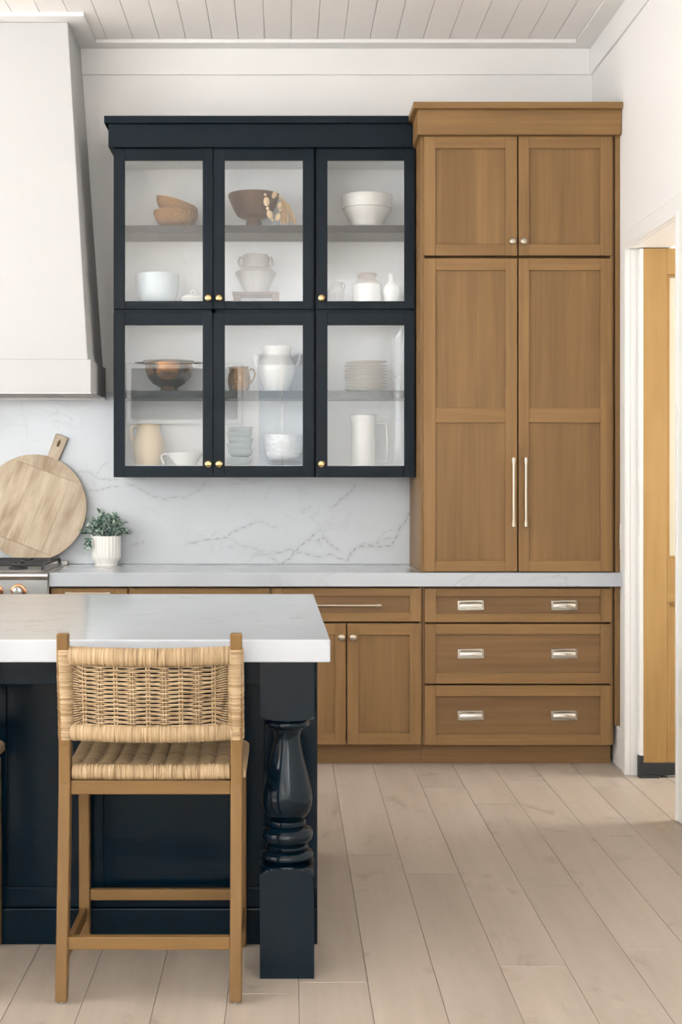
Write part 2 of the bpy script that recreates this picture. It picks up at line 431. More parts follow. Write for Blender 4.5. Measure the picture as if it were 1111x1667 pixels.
# left wall with three tall windows, wall behind the camera with a wide window
def wall_with_windows(name, axis, pos, thick, a0, a1, wins, z1=ZC+.05):
    mb = MB()
    def bx(u0, u1, z0, z1_):
        if axis == 'X': mb.box(pos-thick, pos, u0, u1, z0, z1_)
        else: mb.box(u0, u1, pos-thick, pos, z0, z1_)
    u = a0
    for (w0, w1, s0, s1) in wins:
        bx(u, w0, -.1, z1); bx(w0, w1, -.1, s0); bx(w0, w1, s1, z1); u = w1
    bx(u, a1, -.1, z1)
    return struct(name, mb.build(name, WALL))
LW = [(.15, 1.5, 1.5, 3.42), (1.7, 3.05, 1.5, 3.42), (3.25, 4.6, 1.5, 3.42), (5.15, 6.25, .25, 1.65)]  # last, low opening is added for the aisle fill lamp
wall_with_windows('wall_left', 'X', XL, .15, YN, YB, LW)
RW = [(-4.45, -2.5, 1.5, 3.42), (-.45, .35, .9, 3.2)]  # first opening is added to let in the rear-left fill
wall_with_windows('wall_rear', 'Y', YN, .15, XL, XR, RW)
wn = 1
def window(axis, pos, u0, u1, z0, z1, cols, rows, sg=1):
    global wn
    nm = 'window_%d' % wn; wn += 1
    mid = (u0+u1)/2
    r = struct(nm, None, (pos, mid, z0) if axis == 'X' else (mid, pos, z0))
    def bx(m, a0, a1, b0, b1, d0, d1):
        d0, d1 = sorted((d0*sg, d1*sg))
        if axis == 'X': m.box(pos+d0, pos+d1, a0, a1, b0, b1)
        else: m.box(a0, a1, pos+d0, pos+d1, b0, b1)
    t = .05; m = MB()
    bx(m, u0, u0+t, z0, z1, -.1, -.03); bx(m, u1-t, u1, z0, z1, -.1, -.03); bx(m, u0+t, u1-t, z0, z0+t, -.1, -.03); bx(m, u0+t, u1-t, z1-t, z1, -.1, -.03)
    m.build('window_frame', TRIM, r)
    m = MB(); bx(m, u0-.03, u1+.03, z0-.03, z0, -.1, .04); m.build('window_sill', TRIM, r)
    for i in range(1, cols):
        u = u0+(u1-u0)*i/cols; m = MB(); bx(m, u-.012, u+.012, z0+t, z1-t, -.08, -.05); m.build('muntin', TRIM, r)
    for i in range(1, rows):
        z = z0+(z1-z0)*i/rows; m = MB(); bx(m, u0+t, u1-t, z-.012, z+.012, -.08, -.05); m.build('muntin', TRIM, r)
    m = MB(); bx(m, u0+t, u1-t, z0+t, z1-t, -.068, -.064); m.build('window_pane', WGLASS, r)
for (a, b_, c, d) in LW: window('X', XL, a, b_, c, d, 2, 3)
for (a, b_, c, d) in RRW: window('X', XR, a, b_, c, d, 2, 3, -1)
for (a, b_, c, d) in RW: window('Y', YN, a, b_, c, d, 2, 3)
# side room beyond the doorway
struct('wall_side_room', MB().box(3.6, 3.7, 4.9, YB, -.1, 1.0).box(3.6, 3.7, 4.9, 5.4, 1.0, 2.2).box(3.6, 3.7, 6.3, YB, 1.0, 2.2).box(3.6, 3.7, 4.9, YB, 2.2, ZC).box(XR+.17, 3.7, 4.4, 4.5, -.1, ZC).box(3.6, 3.7, 4.4, 4.9, -.1, ZC).build('wall_side_room', WALL))
struct('ceiling_side_room', MB().box(XR+.17, 3.7, 4.4, YB, 2.75, 2.85).build('ceiling_side_room', WALL))
# frieze boards under the ceiling and the flat crown board that wraps round the hood
ZB = 3.567
struct('trim_1', MB().box(-1.06, XR-.012, YB-.014, YB, 3.432, ZB).build('trim_1', TRIM, bevel=.003))
struct('trim_2', MB().box(XR-.012, XR, YN, YB, 3.432, ZB).build('trim_2', TRIM, bevel=.003))
m = MB().box(-.965, XR-.10, 6.985, YB, ZB, ZC).box(XR-.10, XR, YN, YB, ZB, ZC).box(-2.3, -.965, 6.575, YB, ZB, ZC).box(XL, -2.3, 6.985, YB, ZB, ZC).box(XL, XL+.1, YN, 6.985, ZB, ZC)
struct('trim_3', m.build('trim_3', TRIM, bevel=.003))
# baseboards
struct('baseboard_right', MB().box(XR-.016, XR, DOOR1+.08, 6.58, 0, .19).box(XR-.016, XR, YN, DOOR0-.1, 0, .19).build('baseboard_right', TRIM, bevel=.004))
struct('baseboard_left', MB().box(XL, XL+.016, YN, YB, 0, .19).build('baseboard_left', TRIM, bevel=.004))
# door casing: flat board with an inner bead, jambs and head
CF = XR-.02
r = struct('trim_4', None, (XR, (DOOR0+DOOR1)/2, 0))
for (a, b_, s) in ((DOOR1, DOOR1+.085, 1), (DOOR0-.085, DOOR0, -1)):
    MB().box(CF, XR, a, b_, 0, DOORZ+.085).build('casing_leg', TRIM, r, bevel=.003)
    e = DOOR1 if s > 0 else DOOR0
    MB().box(CF-.006, CF, min(e, e+s*.022), max(e, e+s*.022), 0, DOORZ+.022).build('bead', TRIM, r, bevel=.002)
MB().box(CF, XR, DOOR0, DOOR1, DOORZ, DOORZ+.085).build('casing_head', TRIM, r, bevel=.003)
MB().box(CF-.006, CF, DOOR0+.0002, DOOR1-.0002, DOORZ, DOORZ+.022).build('bead', TRIM, r, bevel=.002)
MB().box(XR, XR+.17, DOOR1, DOOR1+.02, 0, DOORZ).build('jamb', TRIM, r)
MB().box(XR, XR+.17, DOOR0-.02, DOOR0, 0, DOORZ).build('jamb', TRIM, r)
MB().box(XR, XR+.17, DOOR0-.02, DOOR1+.02, DOORZ, DOORZ+.02).build('jamb_head', TRIM, r)
# oak door swung open into the side room, standing square to the wall
dx0, dx1, dy0, dy1, dz0, dz1 = 1.627, 2.44, 6.245, 6.29, .068, DOORZ-.004
d = struct('door_1', None, (dx0, dy0, 0))
MB().box(dx0, dx0+.105, dy0, dy1, dz0, dz1).build('stile', DOOR_OAK, d, bevel=.002)
MB().box(dx1-.105, dx1, dy0, dy1, dz0, dz1).build('stile', DOOR_OAK, d, bevel=.002)
zg0, zg1 = PZ(905, 6.25), PZ(451, 6.25); zp0, zp1 = PZ(1185, 6.25), PZ(985, 6.25)
for (a, b_) in ((zg1+.012, dz1), (zp1+.012, zg0-.012), (dz0, zp0-.012)):
    MB().box(dx0+.105, dx1-.105, dy0, dy1, a, b_).build('rail', DOOR_OAK_H, d, bevel=.002)
for (a, b_) in ((zg0, zg1), (zp0, zp1)):
    m = MB(); x0, x1 = dx0+.105, dx1-.105
    for (p, q, s_, t) in ((x0, x0+.016, a-.012, b_+.012), (x1-.016, x1, a-.012, b_+.012), (x0+.016, x1-.016, a-.012, a), (x0+.016, x1-.016, b_, b_+.012)):
        m.box(p, q, dy0+.006, dy1-.006, s_, t)
    m.build('panel_moulding', DOOR_OAK, d, bevel=.003)
MB().box(dx0+.121, dx1-.121, dy0+.018, dy1-.018, zg0, zg1).build('door_glass', FROST, d)
MB().box(dx0+.121, dx1-.121, dy0+.014, dy1-.014, zp0, zp1).build('panel', DOOR_OAK, d)
MB().box(dx0-.014, dx1, dy0-.004, dy1, .012, dz0).build('kick_strip', BLACK, d, bevel=.003)
MB().box(dx0-.022, dx0, dy0-.002, dy0+.03, 0, .098).box(dx0-.02, dx0+.07, dy0-.012, dy0+.03, 0, .012).build('floor_pivot', BLACK, d, bevel=.002)
MB().box(dx0-.016, dx0, dy0+.004, dy1, .1, dz1).build('hinge_strip', TRIM, d)
tag(MB().box(2.0, 2.9, 5.0, 6.15, .0, .012).build('door_mat', MAT, bevel=.003), 'brown mat on the floor of the room beyond the doorway', 'mat')
# light switch on the right wall
sy = 6.435
sw = thing('light_switch', (XR, sy, 1.085), 'white light switch plate on the wall beside the tall oak cabinet', 'switch')
MB().box(XR-.008, XR, sy-.036, sy+.036, 1.025, 1.145).build('cover_plate', PLASTIC, sw, bevel=.003)
MB().box(XR-.013, XR-.008, sy-.017, sy+.017, 1.052, 1.118).build('rocker', PLASTIC, sw, bevel=.002)

# ------------------------------------------------------------------ backsplash with traced veins
YS = YB-.02
def fract(pts, rg, amp=.12, it=3):
    for _ in range(it):
        out = [pts[0]]
        for p, q in zip(pts[:-1], pts[1:]):
            dx, dy = q[0]-p[0], q[1]-p[1]; t = rg.uniform(-amp, amp)
            out += [((p[0]+q[0])/2-dy*t, (p[1]+q[1])/2+dx*t), q]
        pts = out
    return pts
def c1(l): return [(190+x/2.267, 660+y/2.267) for x, y in l]
def c2(l): return [(x/5.375, 620+y/5.375) for x, y in l]
veins = [
 (c1([(255,512),(340,495),(395,490),(425,470),(470,450),(515,428)]), 1.0, .75), (c1([(515,428),(555,438),(600,450)]), .8, .45),
 (c1([(425,488),(470,520),(530,545),(590,572),(605,585)]), .8, .5), (c1([(605,585),(640,565),(665,535),(700,500),(728,478)]), 1.1, .8),
 (c1([(580,545),(640,530),(665,545),(720,552),(790,548),(850,575)]), 1.0, .7), (c1([(850,575),(865,545),(900,520),(960,525),(1010,520),(1030,490),(1060,440),(1082,395)]), 1.2, .8),
 (c1([(735,500),(770,488),(790,515),(825,535)]), 1.1, .75), (c1([(790,375),(830,345),(865,318),(880,290)]), .9, .65),
 (c1([(30,290),(90,310),(130,335),(185,345),(250,342)]), .9, .55), (c1([(255,340),(300,315),(330,280)]), .8, .4),
 (c1([(55,515),(100,505)]), .9, .6), (c1([(1030,490),(960,510),(920,510),(870,540)]), .9, .6), (c1([(755,520),(745,505),(765,460),(720,480)]), .8, .5),
 (c1([(340,495),(380,465)]), .7, .4), (c1([(640,530),(600,548),(540,555)]), .7, .4), (c1([(940,510),(985,470),(1030,460)]), .7, .4),
 (c1([(665,300),(700,330)]), .7, .25), (c1([(410,290),(470,276),(530,280)]), .8, .4), (c1([(420,370),(400,395)]), .6, .25),
 (c2([(690,795),(770,795),(830,835),(880,860),(960,870),(1040,860)]), .9, .6), (c2([(830,830),(880,760),(935,715)]), .8, .45),
 (c2([(765,965),(850,960),(930,935),(1040,925)]), .9, .65), (c2([(185,160),(190,230),(215,330),(240,500)]), .6, .25),
 (c2([(30,380),(100,385),(200,380)]), .6, .2), (c2([(270,520),(360,520)]), .6, .2), (c2([(700,1010),(820,1100),(900,1150)]), .6, .2),
]
bx0, bx1, bz0, bz1, st = -2.3, PX(667.3, YS), .916, 1.80, .0042
nx, nz = int((bx1-bx0)/st)+1, int((bz1-bz0)/st)+1
gx = np.linspace(bx0, bx1, nx); gz = np.linspace(bz0, bz1, nz)
GX, GZ = np.meshgrid(gx, gz); P = np.stack([GX.ravel(), GZ.ravel()], 1)
val = np.zeros(len(P)); rg = random.Random(11)
for pts, w, strength in veins:
    q = [(PX(x, YS), PZ(y, YS)) for x, y in fract(pts, rg)]
    lo = np.array(q).min(0)-.05; hi = np.array(q).max(0)+.05
    sel = np.where((P[:,0] > lo[0]) & (P[:,0] < hi[0]) & (P[:,1] > lo[1]) & (P[:,1] < hi[1]))[0]
    if len(sel) == 0: continue
    pp = P[sel]; best = np.full(len(sel), 9.0); wgt = np.ones(len(sel))
    for i, (a, b_) in enumerate(zip(q[:-1], q[1:])):
        a = np.array(a); ab = np.array(b_)-a; t = np.clip(((pp-a)@ab)/(ab@ab+1e-12), 0, 1)
        dd = np.linalg.norm(pp-(a+t[:,None]*ab), axis=1)
        s_ = .55+.45*math.sin(i*1.3+w*5)
        m_ = dd < best; best[m_] = dd[m_]; wgt[m_] = s_
    ww = .0027*w
    v_ = strength*wgt*np.exp(-(best/ww)**2)+.13*strength*np.exp(-(best/(.016*w))**2)
    val[sel] = np.maximum(val[sel], v_)
me = bpy.data.meshes.new('backsplash')
V = np.stack([P[:,0], np.full(len(P), YS), P[:,1]], 1)
idx = np.arange(nx*nz).reshape(nz, nx)
fa = np.stack([idx[:-1,:-1].ravel(), idx[:-1,1:].ravel(), idx[1:,1:].ravel(), idx[1:,:-1].ravel()], 1).tolist()
nb = len(V)
YK = YB-.0008
verts = V.tolist()+[(bx0,YK,bz0),(bx1,YK,bz0),(bx1,YK,bz1),(bx0,YK,bz1)]
fa += [(nb+1, nb, nb+3, nb+2)]
fa += [tuple([int(i) for i in idx[0,::-1]])+(nb, nb+1), tuple([int(i) for i in idx[-1,:]])+(nb+2, nb+3), tuple([int(i) for i in idx[:,0]])+(nb+3, nb), tuple([int(i) for i in idx[::-1,-1]])+(nb+1, nb+2)]
me.from_pydata(verts, [], fa)
at = me.attributes.new('vein', 'FLOAT', 'POINT'); at.data.foreach_set('value', np.concatenate([val, np.zeros(4)]).astype(np.float32))
me.materials.append(MARBLE_BS)
bs = bpy.data.objects.new('backsplash', me); C.objects.link(bs)
tag(bs, 'white marble backsplash slab with fine grey veins behind the worktop', 'backsplash')
set_origin(bs, ((bx0+bx1)/2, YS, bz0))

# ------------------------------------------------------------------ cabinetry parts
def shaker(parent, x0, x1, z0, z1, y, fields, stile=.055, mv=OAK_V, mh=OAK_H, mp=OAK_PV, th=.02, name='door', glassy=False, sr=None, field_x=None):
    """frame with stiles and rails; `fields` = list of (z0,z1) openings; the panels or panes are sub-parts"""
    sl, srr = (stile, stile) if field_x is None else (field_x[0]-x0, x1-field_x[1])
    m = MB()
    m.box(x0, x0+sl, y, y+th, z0, z1, 0).box(x1-srr, x1, y, y+th, z0, z1, 0)
    fs = sorted(fields); e = z0
    for (a, b_) in fs:
        m.box(x0+sl, x1-srr, y, y+th, e, a, 1); e = b_
    m.box(x0+sl, x1-srr, y, y+th, e, z1, 1)
    o = m.build(name, [mv, mh], parent, bevel=.0016, weld=False)
    for (a, b_) in fs:
        if glassy: MB().box(x0+sl-.006, x1-srr+.006, y+.009, y+.013, a-.006, b_+.006).build('glass_pane', GLASS, o)
        else: MB().box(x0+sl-.004, x1-srr+.004, y+.0115, y+th-.001, a-.004, b_+.004).build('panel', mp, o)
    return o
def knob(parent, x, y, z, r=.0165, mat=NICKEL, name='knob'):
    pr = [(r*.62, 0), (r*.62, -.002), (r*.4, -.004), (r*.36, -.014), (r*.7, -.018), (r, -.022), (r*1.0, -.026), (r*.85, -.030), (r*.45, -.0325), (0, -.033)]
    return MB().lathe((x, y, z), pr, 24, 'Y').build(name, mat, parent, smooth=40)
def bar(parent, p0, p1, y, r=.006, mat=NICKEL, name='bar_handle'):
    """straight bar with end collars on two posts standing off the face at y"""
    a, b_ = Vector(p0), Vector(p1); t = (b_-a).normalized(); L = (b_-a).length; yo = y-.034
    def at(s): q = a+t*s; return (q.x, yo, q.z)
    m = MB().tube([at(.0), at(L)], r, 14)
    for s0, s1 in ((0, .022), (L-.022, L)): m.tube([at(s0), at(s1)], r*1.45, 14)
    for s0 in (.026, L-.028): m.tube([at(s0), at(s0+.004)], r*1.25, 14)
    for s0 in (.013, L-.013):
        q = a+t*s0; m.tube([(q.x, yo, q.z), (q.x, y, q.z)], r*.8, 12)
    return m.build(name, mat, parent, smooth=40)
def cup(parent, x, y, z, w=.124, h=.044):
    """rectangular cup pull: thin raised rim, shadowed pocket, bowed hood with a lip"""
    m = MB(); t = .005
    m.box(x-w/2, x-w/2+t, y-.006, y, z-h/2, z+h/2).box(x+w/2-t, x+w/2, y-.006, y, z-h/2, z+h/2)
    m.box(x-w/2+t, x+w/2-t, y-.006, y, z+h/2-t, z+h/2).box(x-w/2+t, x+w/2-t, y-.006, y, z-h/2, z-h/2+t)
    m.box(x-w/2+t, x+w/2-t, y-.002, y, z-h/2+t, z+h/2-t)
    o = m.build('cup_pull', PNICKEL, parent, bevel=.001)
    hw = w/2-.010; rows = []
    for (dz, dy) in ((.0135, .004), (.0120, .011), (.006, .017), (-.004, .0195), (-.0105, .0185)):
        rows.append([(x+hw*u, y-dy+.003*u*u, z+dz+.0015*(1-u*u)) for u in (-1, -.6, -.2, .2, .6, 1)])
    v = [p for r_ in rows for p in r_]; n = 6
    f = [(i*n+j, i*n+j+1, (i+1)*n+j+1, (i+1)*n+j) for i in range(4) for j in range(n-1)]
    for e in (0, n-1):
        b0 = len(v); v += [(rows[i][e][0], y, rows[i][e][2]) for i in range(5)]
        f += [(i*n+e, (i+1)*n+e, b0+i+1, b0+i) for i in range(4)]
    MB().add(v, f).build('cup_hood', PNICKEL, o, smooth=50)
    return o

# -------------------------------- tall oak cabinet
DT = 6.48
tx0, tx1 = PX(686, DT), PX(1001.5, DT)
tall = thing('tall_cabinet', ((tx0+tx1)/2, DT+.3, .915), 'tall oak pantry cabinet with stacked shaker doors standing on the worktop', 'cabinet')
MB().box(tx0, tx1, DT+.07, YS-.0005, .9155, 2.985).box(tx0, tx0+.018, DT+.02, DT+.0699, .9155, 2.985).box(tx1-.018, tx1, DT+.02, DT+.0699, .9155, 2.985).build('carcass', OAK_V, tall, bevel=.001)
MB().box(tx1+.004, XR-.001, DT+.012, DT+.045, .9155, 2.985).build('filler_strip', OAK_V, tall)
# crown of the tall cabinet
cy = 6.452; fx0, fx1 = PX(680.4, cy), XR-.003
MB().box(fx0, fx1, cy, YS, PZ(219, cy), PZ(178.5, cy)).build('crown_frieze', OAK_H, tall, bevel=.0015)
cy2 = 6.425; MB().box(PX(673.6, cy2), XR-.003, cy2, YS, PZ(178.5, cy)+.0002, PZ(165.5, cy2)).build('crown_cap', OAK_H, tall, bevel=.0015)
xa, xm0, xm1, xb = PX(690.3, DT), PX(842.6, DT), PX(844.8, DT), PX(997.6, DT)
f1 = (PX(709.5, DT), PX(823.5, DT)); f2 = (PX(862, DT), PX(978, DT))
for (x0, x1, fx, kx, hx) in ((xa, xm0, f1, 834, 835), (xm1, xb, f2, 852, 855)):
    d = shaker(tall, x0, x1, PZ(416, DT), PZ(222, DT), DT, [(PZ(398, DT), PZ(241.5, DT))], field_x=fx)
    knob(d, PX(kx, DT), DT, PZ(394, DT))
    d = shaker(tall, x0, x1, PZ(930.5, DT), PZ(420.5, DT), DT, [(PZ(913, DT), PZ(688, DT)), (PZ(664, DT), PZ(440, DT))], field_x=fx)
    bar(d, (PX(hx, DT), 0, PZ(857, DT)), (PX(hx, DT), 0, PZ(745, DT)), DT, r=.0064)

# -------------------------------- base cabinets
ZT0 = .85
def base_body(root, x0, x1, toe=True):
    MB().box(x0, x1, DT+.075, YB-.001, .10, ZT0-.0015).box(x0, x0+.016, DT+.02, DT+.0749, .1, ZT0-.0015).box(x1-.016, x1, DT+.02, DT+.0749, .1, ZT0-.0015).box(x0+.016, x1-.016, DT+.02, DT+.0749, .1, .118).build('carcass', OAK_V, root, bevel=.001)
    MB().box(x0, x1, DT+.075, YB-.001, 0, .0995).build('toe_kick', OAK_H, root)
bz = lambda y: PZ(y, DT)
r = thing('base_cabinet', (PX(845, DT), DT+.3, 0), 'oak base cabinet with three wide drawers and six cup pulls', 'cabinet')
base_body(r, PX(688.5, DT), PX(1000.5, DT))
MB().box(PX(1000.5, DT)+.004, XR-.001, DT+.012, DT+.045, .19, ZT0-.0015).build('filler_strip', OAK_V, r)
for (a, b_, c, e, hy) in ((958, 1013, 971, 999, 985.5), (1016, 1113, 1032.5, 1095, 1064.5), (1116, 1213, 1133.5, 1196, 1165)):
    d = shaker(r, PX(692, DT), PX(996.3, DT), bz(b_), bz(a), DT, [(bz(e), bz(c))], field_x=(PX(710, DT), PX(978, DT)), mp=OAK_PH, name='drawer')
    for hx in (767, 919.5): cup(d, PX(hx, DT), DT+.0115, bz(hy))
r = thing('base_cabinet', (PX(564, DT), DT+.3, 0), 'oak base cabinet with bar-pull drawer over two doors right of the island', 'cabinet')
base_body(r, PX(440.5, DT), PX(688, DT))
d = shaker(r, PX(443, DT), PX(686, DT), bz(1012), bz(957.5), DT, [(bz(997.5), bz(970.5))], field_x=(PX(461, DT), PX(667.5, DT)), mp=OAK_PH, name='drawer')
bar(d, (PX(507, DT), 0, bz(985)), (PX(621, DT), 0, bz(985)), DT+.0115, r=.0058)
for (x0, x1, fx, kx) in ((443, 563.4, (461, 545.5), 556), (565.6, 686, (584, 667.5), 574.5)):
    d = shaker(r, PX(x0, DT), PX(x1, DT), bz(1212), bz(1015), DT, [(bz(1193.5), bz(1033.5))], field_x=(PX(fx[0], DT), PX(fx[1], DT)))
    knob(d, PX(kx, DT), DT, bz(1037))
r = thing('base_cabinet', (PX(324, DT), DT+.3, 0), 'oak base cabinet half hidden behind the middle of the island', 'cabinet')
base_body(r, PX(209, DT), PX(440, DT))
shaker(r, PX(210.5, DT), PX(438.5, DT), bz(1212), bz(957.5), DT, [(bz(1193.5), bz(985))], mp=OAK_PV, name='door_front')
r = thing('base_cabinet', (PX(145, DT), DT+.3, 0), 'narrow oak base drawer cabinet next to the range', 'cabinet')
base_body(r, PX(82, DT), PX(208.5, DT))
for (a, b_) in ((957.5, 1040), (1043, 1126), (1129, 1212)):
    d = shaker(r, PX(83.5, DT), PX(207, DT), bz(b_), bz(a), DT, [(bz(b_-18), bz(a+18))], mp=OAK_PH, name='drawer')
    bar(d, (PX(108, DT), 0, bz(a+7.5)), (PX(181, DT), 0, bz(a+7.5)), DT, r=.005)
# worktop
wt = MB().box(PX(80, 6.45), XR-.002, 6.45, YS-.0004, ZT0, .915).build('worktop', MARBLE, bevel=.003)
tag(wt, 'long white marble worktop along the wall under the glass cabinets', 'worktop'); set_origin(wt, (.2, 6.76, ZT0))

# -------------------------------- navy glass-front wall cabinets
DU = 6.72
ux = lambda p: PX(p, DU)
uz = lambda p: PZ(p, DU)
U_SHELF, U_FLOOR, L_SHELF, L_FLOOR = 2.606, 2.226, 1.789, 1.421
def wall_cab(label, x0, x1, cols):
    """x0,x1 px; cols = list of (door x0, door x1, opening x0, opening x1, knob x)"""
    X0, X1 = ux(x0), ux(x1); yf, yb = DU+.0205, YS-.0005; t = .018
    r = thing('glass_wall_cabinet', ((X0+X1)/2, DU+.18, uz(777)), label, 'cabinet', 'navy glass-front wall cabinets')
    zt, zb = 2.967, uz(777)
    zm0, zm1 = uz(509)+.002, uz(503)
    m = MB().box(X0, X0+t, yf, yb, zb, zt).box(X1-t, X1, yf, yb, zb, zt).box(X0+t, X1-t, yf, yb, zb, zb+.02).box(X0+t, X1-t, yf, yb, zt-.02, zt).box(X0+t, X1-t, yf, yb, zm0-.01, zm1+.01)
    for (a, b_) in zip(cols[:-1], cols[1:]):
        xm = (ux(a[1])+ux(b_[0]))/2; m.box(xm-.012, xm+.012, yf, yf+.03, zb+.02, zt-.02)
    m.build('carcass', NAVY, r, weld=False)
    e = .0015
    for (z0, z1) in ((zb+.02, zm0-.01), (zm1+.01, zt-.02)):
        fl = L_FLOOR if z0 < 2 else U_FLOOR
        m = MB().box(X0+t, X1-t, yb-.010, yb-.001, z0+e, z1-e)
        m.box(X0+t+e, X0+t+.004, yf+.035, yb-.010, z0+e, z1-e).box(X1-t-.004, X1-t-e, yf+.035, yb-.010, z0+e, z1-e)
        m.box(X0+t+.004, X1-t-.004, yf+.035, yb-.010, z1-.006, z1-e).box(X0+t+.004, X1-t-.004, yf+.035, yb-.010, z0+e, fl)
        m.build('lining', LINING, r, weld=False)
    for (z, th) in ((U_SHELF, .037), (L_SHELF, .037)):
        MB().box(X0+t+.005, X1-t-.005, 6.79, yb-.011, z-th, z).build('shelf', NAVY, r, bevel=.0015)
    for (a, b_, c, e2, kx) in cols:
        for (z0, z1, o0, o1, kz) in ((uz(503), uz(242), uz(490.2), uz(260.7), uz(486)), (uz(776.6), uz(509), uz(758.4), uz(529), uz(755.5))):
            dd = shaker(r, ux(a), ux(b_), z0, z1, DU, [(o0, o1)], field_x=(ux(c), ux(e2)), mv=NAVY, mh=NAVY, glassy=True)
            knob(dd, ux(kx), DU, kz, r=.0175, mat=BRASS)
    return r
wall_cab('wide navy wall cabinet with four glass doors showing bowls and pitchers', 184.5, 512.5,
         [(185, 346.7, 203, 330.2, 339.5), (348.3, 511.5, 366, 493.2, 357)])
wall_cab('narrow navy wall cabinet with two glass doors beside the tall oak cabinet', 514, 677,
         [(515.5, 676, 533.5, 658.7, 523.5)])
cr = thing('cabinet_crown', (ux(430), DU+.18, 2.967), 'dark navy crown moulding running along the top of the glass cabinets', 'moulding')
y1, y2 = 6.69, 6.665
z1, z2, z3 = 2.9675, PZ(202, y1), PZ(188.3, y2)
MB().box(PX(176.5, y1), fx0-.001, y1, YS, z1, z2).build('crown_frieze', NAVY, cr, bevel=.0015)
MB().prism([(PX(176.5, y1), z2+.0002), (PX(169.5, y2), z2+.0002), (PX(169.5, y2), z3), (PX(176.5, y1), z3)], 'Y', y1, YS).box(PX(169.5, y2), PX(673.6, cy2)-.001, y2, YS, z2+.0002, z3).build('crown_cap', NAVY, cr, bevel=.001, weld=False)

# -------------------------------- plaster range hood
hood = thing('range_hood', (-1.62, 6.8, 1.765), 'white tapered plaster range hood above the range', 'range hood')
HX0, HXA, HB = -2.32, -.924, YB-.001
def frus(m, x0b, x1b, yb, zb, x0t, x1t, yt, zt):
    m.hexa([(x0b,yb,zb),(x1b,yb,zb),(x1b,HB,zb),(x0b,HB,zb),(x0t,yt,zt),(x1t,yt,zt),(x1t,HB,zt),(x0t,HB,zt)])
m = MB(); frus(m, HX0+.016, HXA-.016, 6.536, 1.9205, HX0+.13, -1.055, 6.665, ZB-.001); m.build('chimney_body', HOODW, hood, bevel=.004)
m = MB(); zb0, zb1 = 1.766, 1.920
ix0, ix1, iy0, iy1 = HX0+.12, HXA-.19, 6.60, 6.98
m.box(HX0, HXA, 6.52, iy0, zb0, zb1).box(HX0, HXA, iy1, YS-.0005, zb0, zb1).box(HX0, ix0, iy0, iy1, zb0, zb1).box(ix1, HXA, iy0, iy1, zb0, zb1)
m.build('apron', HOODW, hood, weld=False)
MB().box(HX0-.002, HXA+.002, YS-.05, YS-.0006, 1.757, 1.7655).box(HX0, HXA, 6.525, 6.55, 1.760, 1.7655).build('lip', TRIM, hood)
ins = MB().box(ix0+.001, ix1-.001, iy0+.001, iy1-.001, zb0+.05, zb0+.06).build('filter_tray', IRON, hood)
nb_ = 16
for i in range(nb_):
    x = ix0+.03+(ix1-ix0-.06)*i/(nb_-1)
    MB().box(x-.011, x+.011, iy0+.01, iy1-.01, zb0+.018, zb0+.026).build('baffle', STEEL, ins)

# -------------------------------- range cooker
RX1 = PX(78, 6.43); RX0 = RX1-.914; RC = (RX0+RX1)/2
rg_ = thing('range_cooker', (RC, 6.75, 0), 'stainless steel gas range with copper ringed knobs under the hood', 'range')
MB().box(RX0, RX1, 6.46, YS-.001, .10, .905).build('body', STEEL, rg_, bevel=.003)
for x in (RX0+.06, RX1-.06):
    for y in (6.52, 7.0): MB().lathe((x, y, 0), [(.022, 0), (.022, .0995)], 16).build('foot', STEEL, rg_)
pts = [(6.46, .9051), (6.46, .884), (6.435, .884), (6.426, .890), (6.423, .900), (6.426, .910), (6.435, .917), (6.47, .919), (YS-.07, .919), (YS-.07, .9051)]
MB().prism(pts, 'X', RX0, RX1).build('cooktop', STEEL, rg_, bevel=.001)
MB().box(RX0, RX1, YS-.069, YS-.001, .9055, .934).build('rear_trim', STEEL, rg_, bevel=.002)
MB().box(RX0+.03, RX1-.03, 6.50, YS-.09, .9195, .922).build('burner_tray', plain('enamel', (.25, .26, .27, 1), .3), rg_)
MB().box(RX0+.004, RX1-.004, 6.44, 6.46, .775, .8835).build('control_panel', STEEL, rg_, bevel=.002)
for i in range(7):
    x = PX(30, 6.44)-i*.108
    k_ = MB().lathe((x, 6.44, .828), [(.036, 0), (.037, -.004), (.034, -.008), (.029, -.009), (.029, -.002)], 28, 'Y').build('knob_ring', COPPER, rg_, smooth=35)
    MB().lathe((x, 6.438, .828), [(.024, 0), (.026, -.006), (.024, -.028), (.021, -.034), (.010, -.036), (0, -.036)], 28, 'Y').box(x-.004, x+.004, 6.395, 6.404, .812, .850).build('knob', STEEL, k_, smooth=35)
dr = MB().box(RX0+.006, RX1-.006, 6.445, 6.459, .19, .765).build('oven_door', STEEL, rg_, bevel=.003)
bar(dr, (RX0+.06, 0, .715), (RX1-.06, 0, .715), 6.445, r=.011, mat=STEEL)
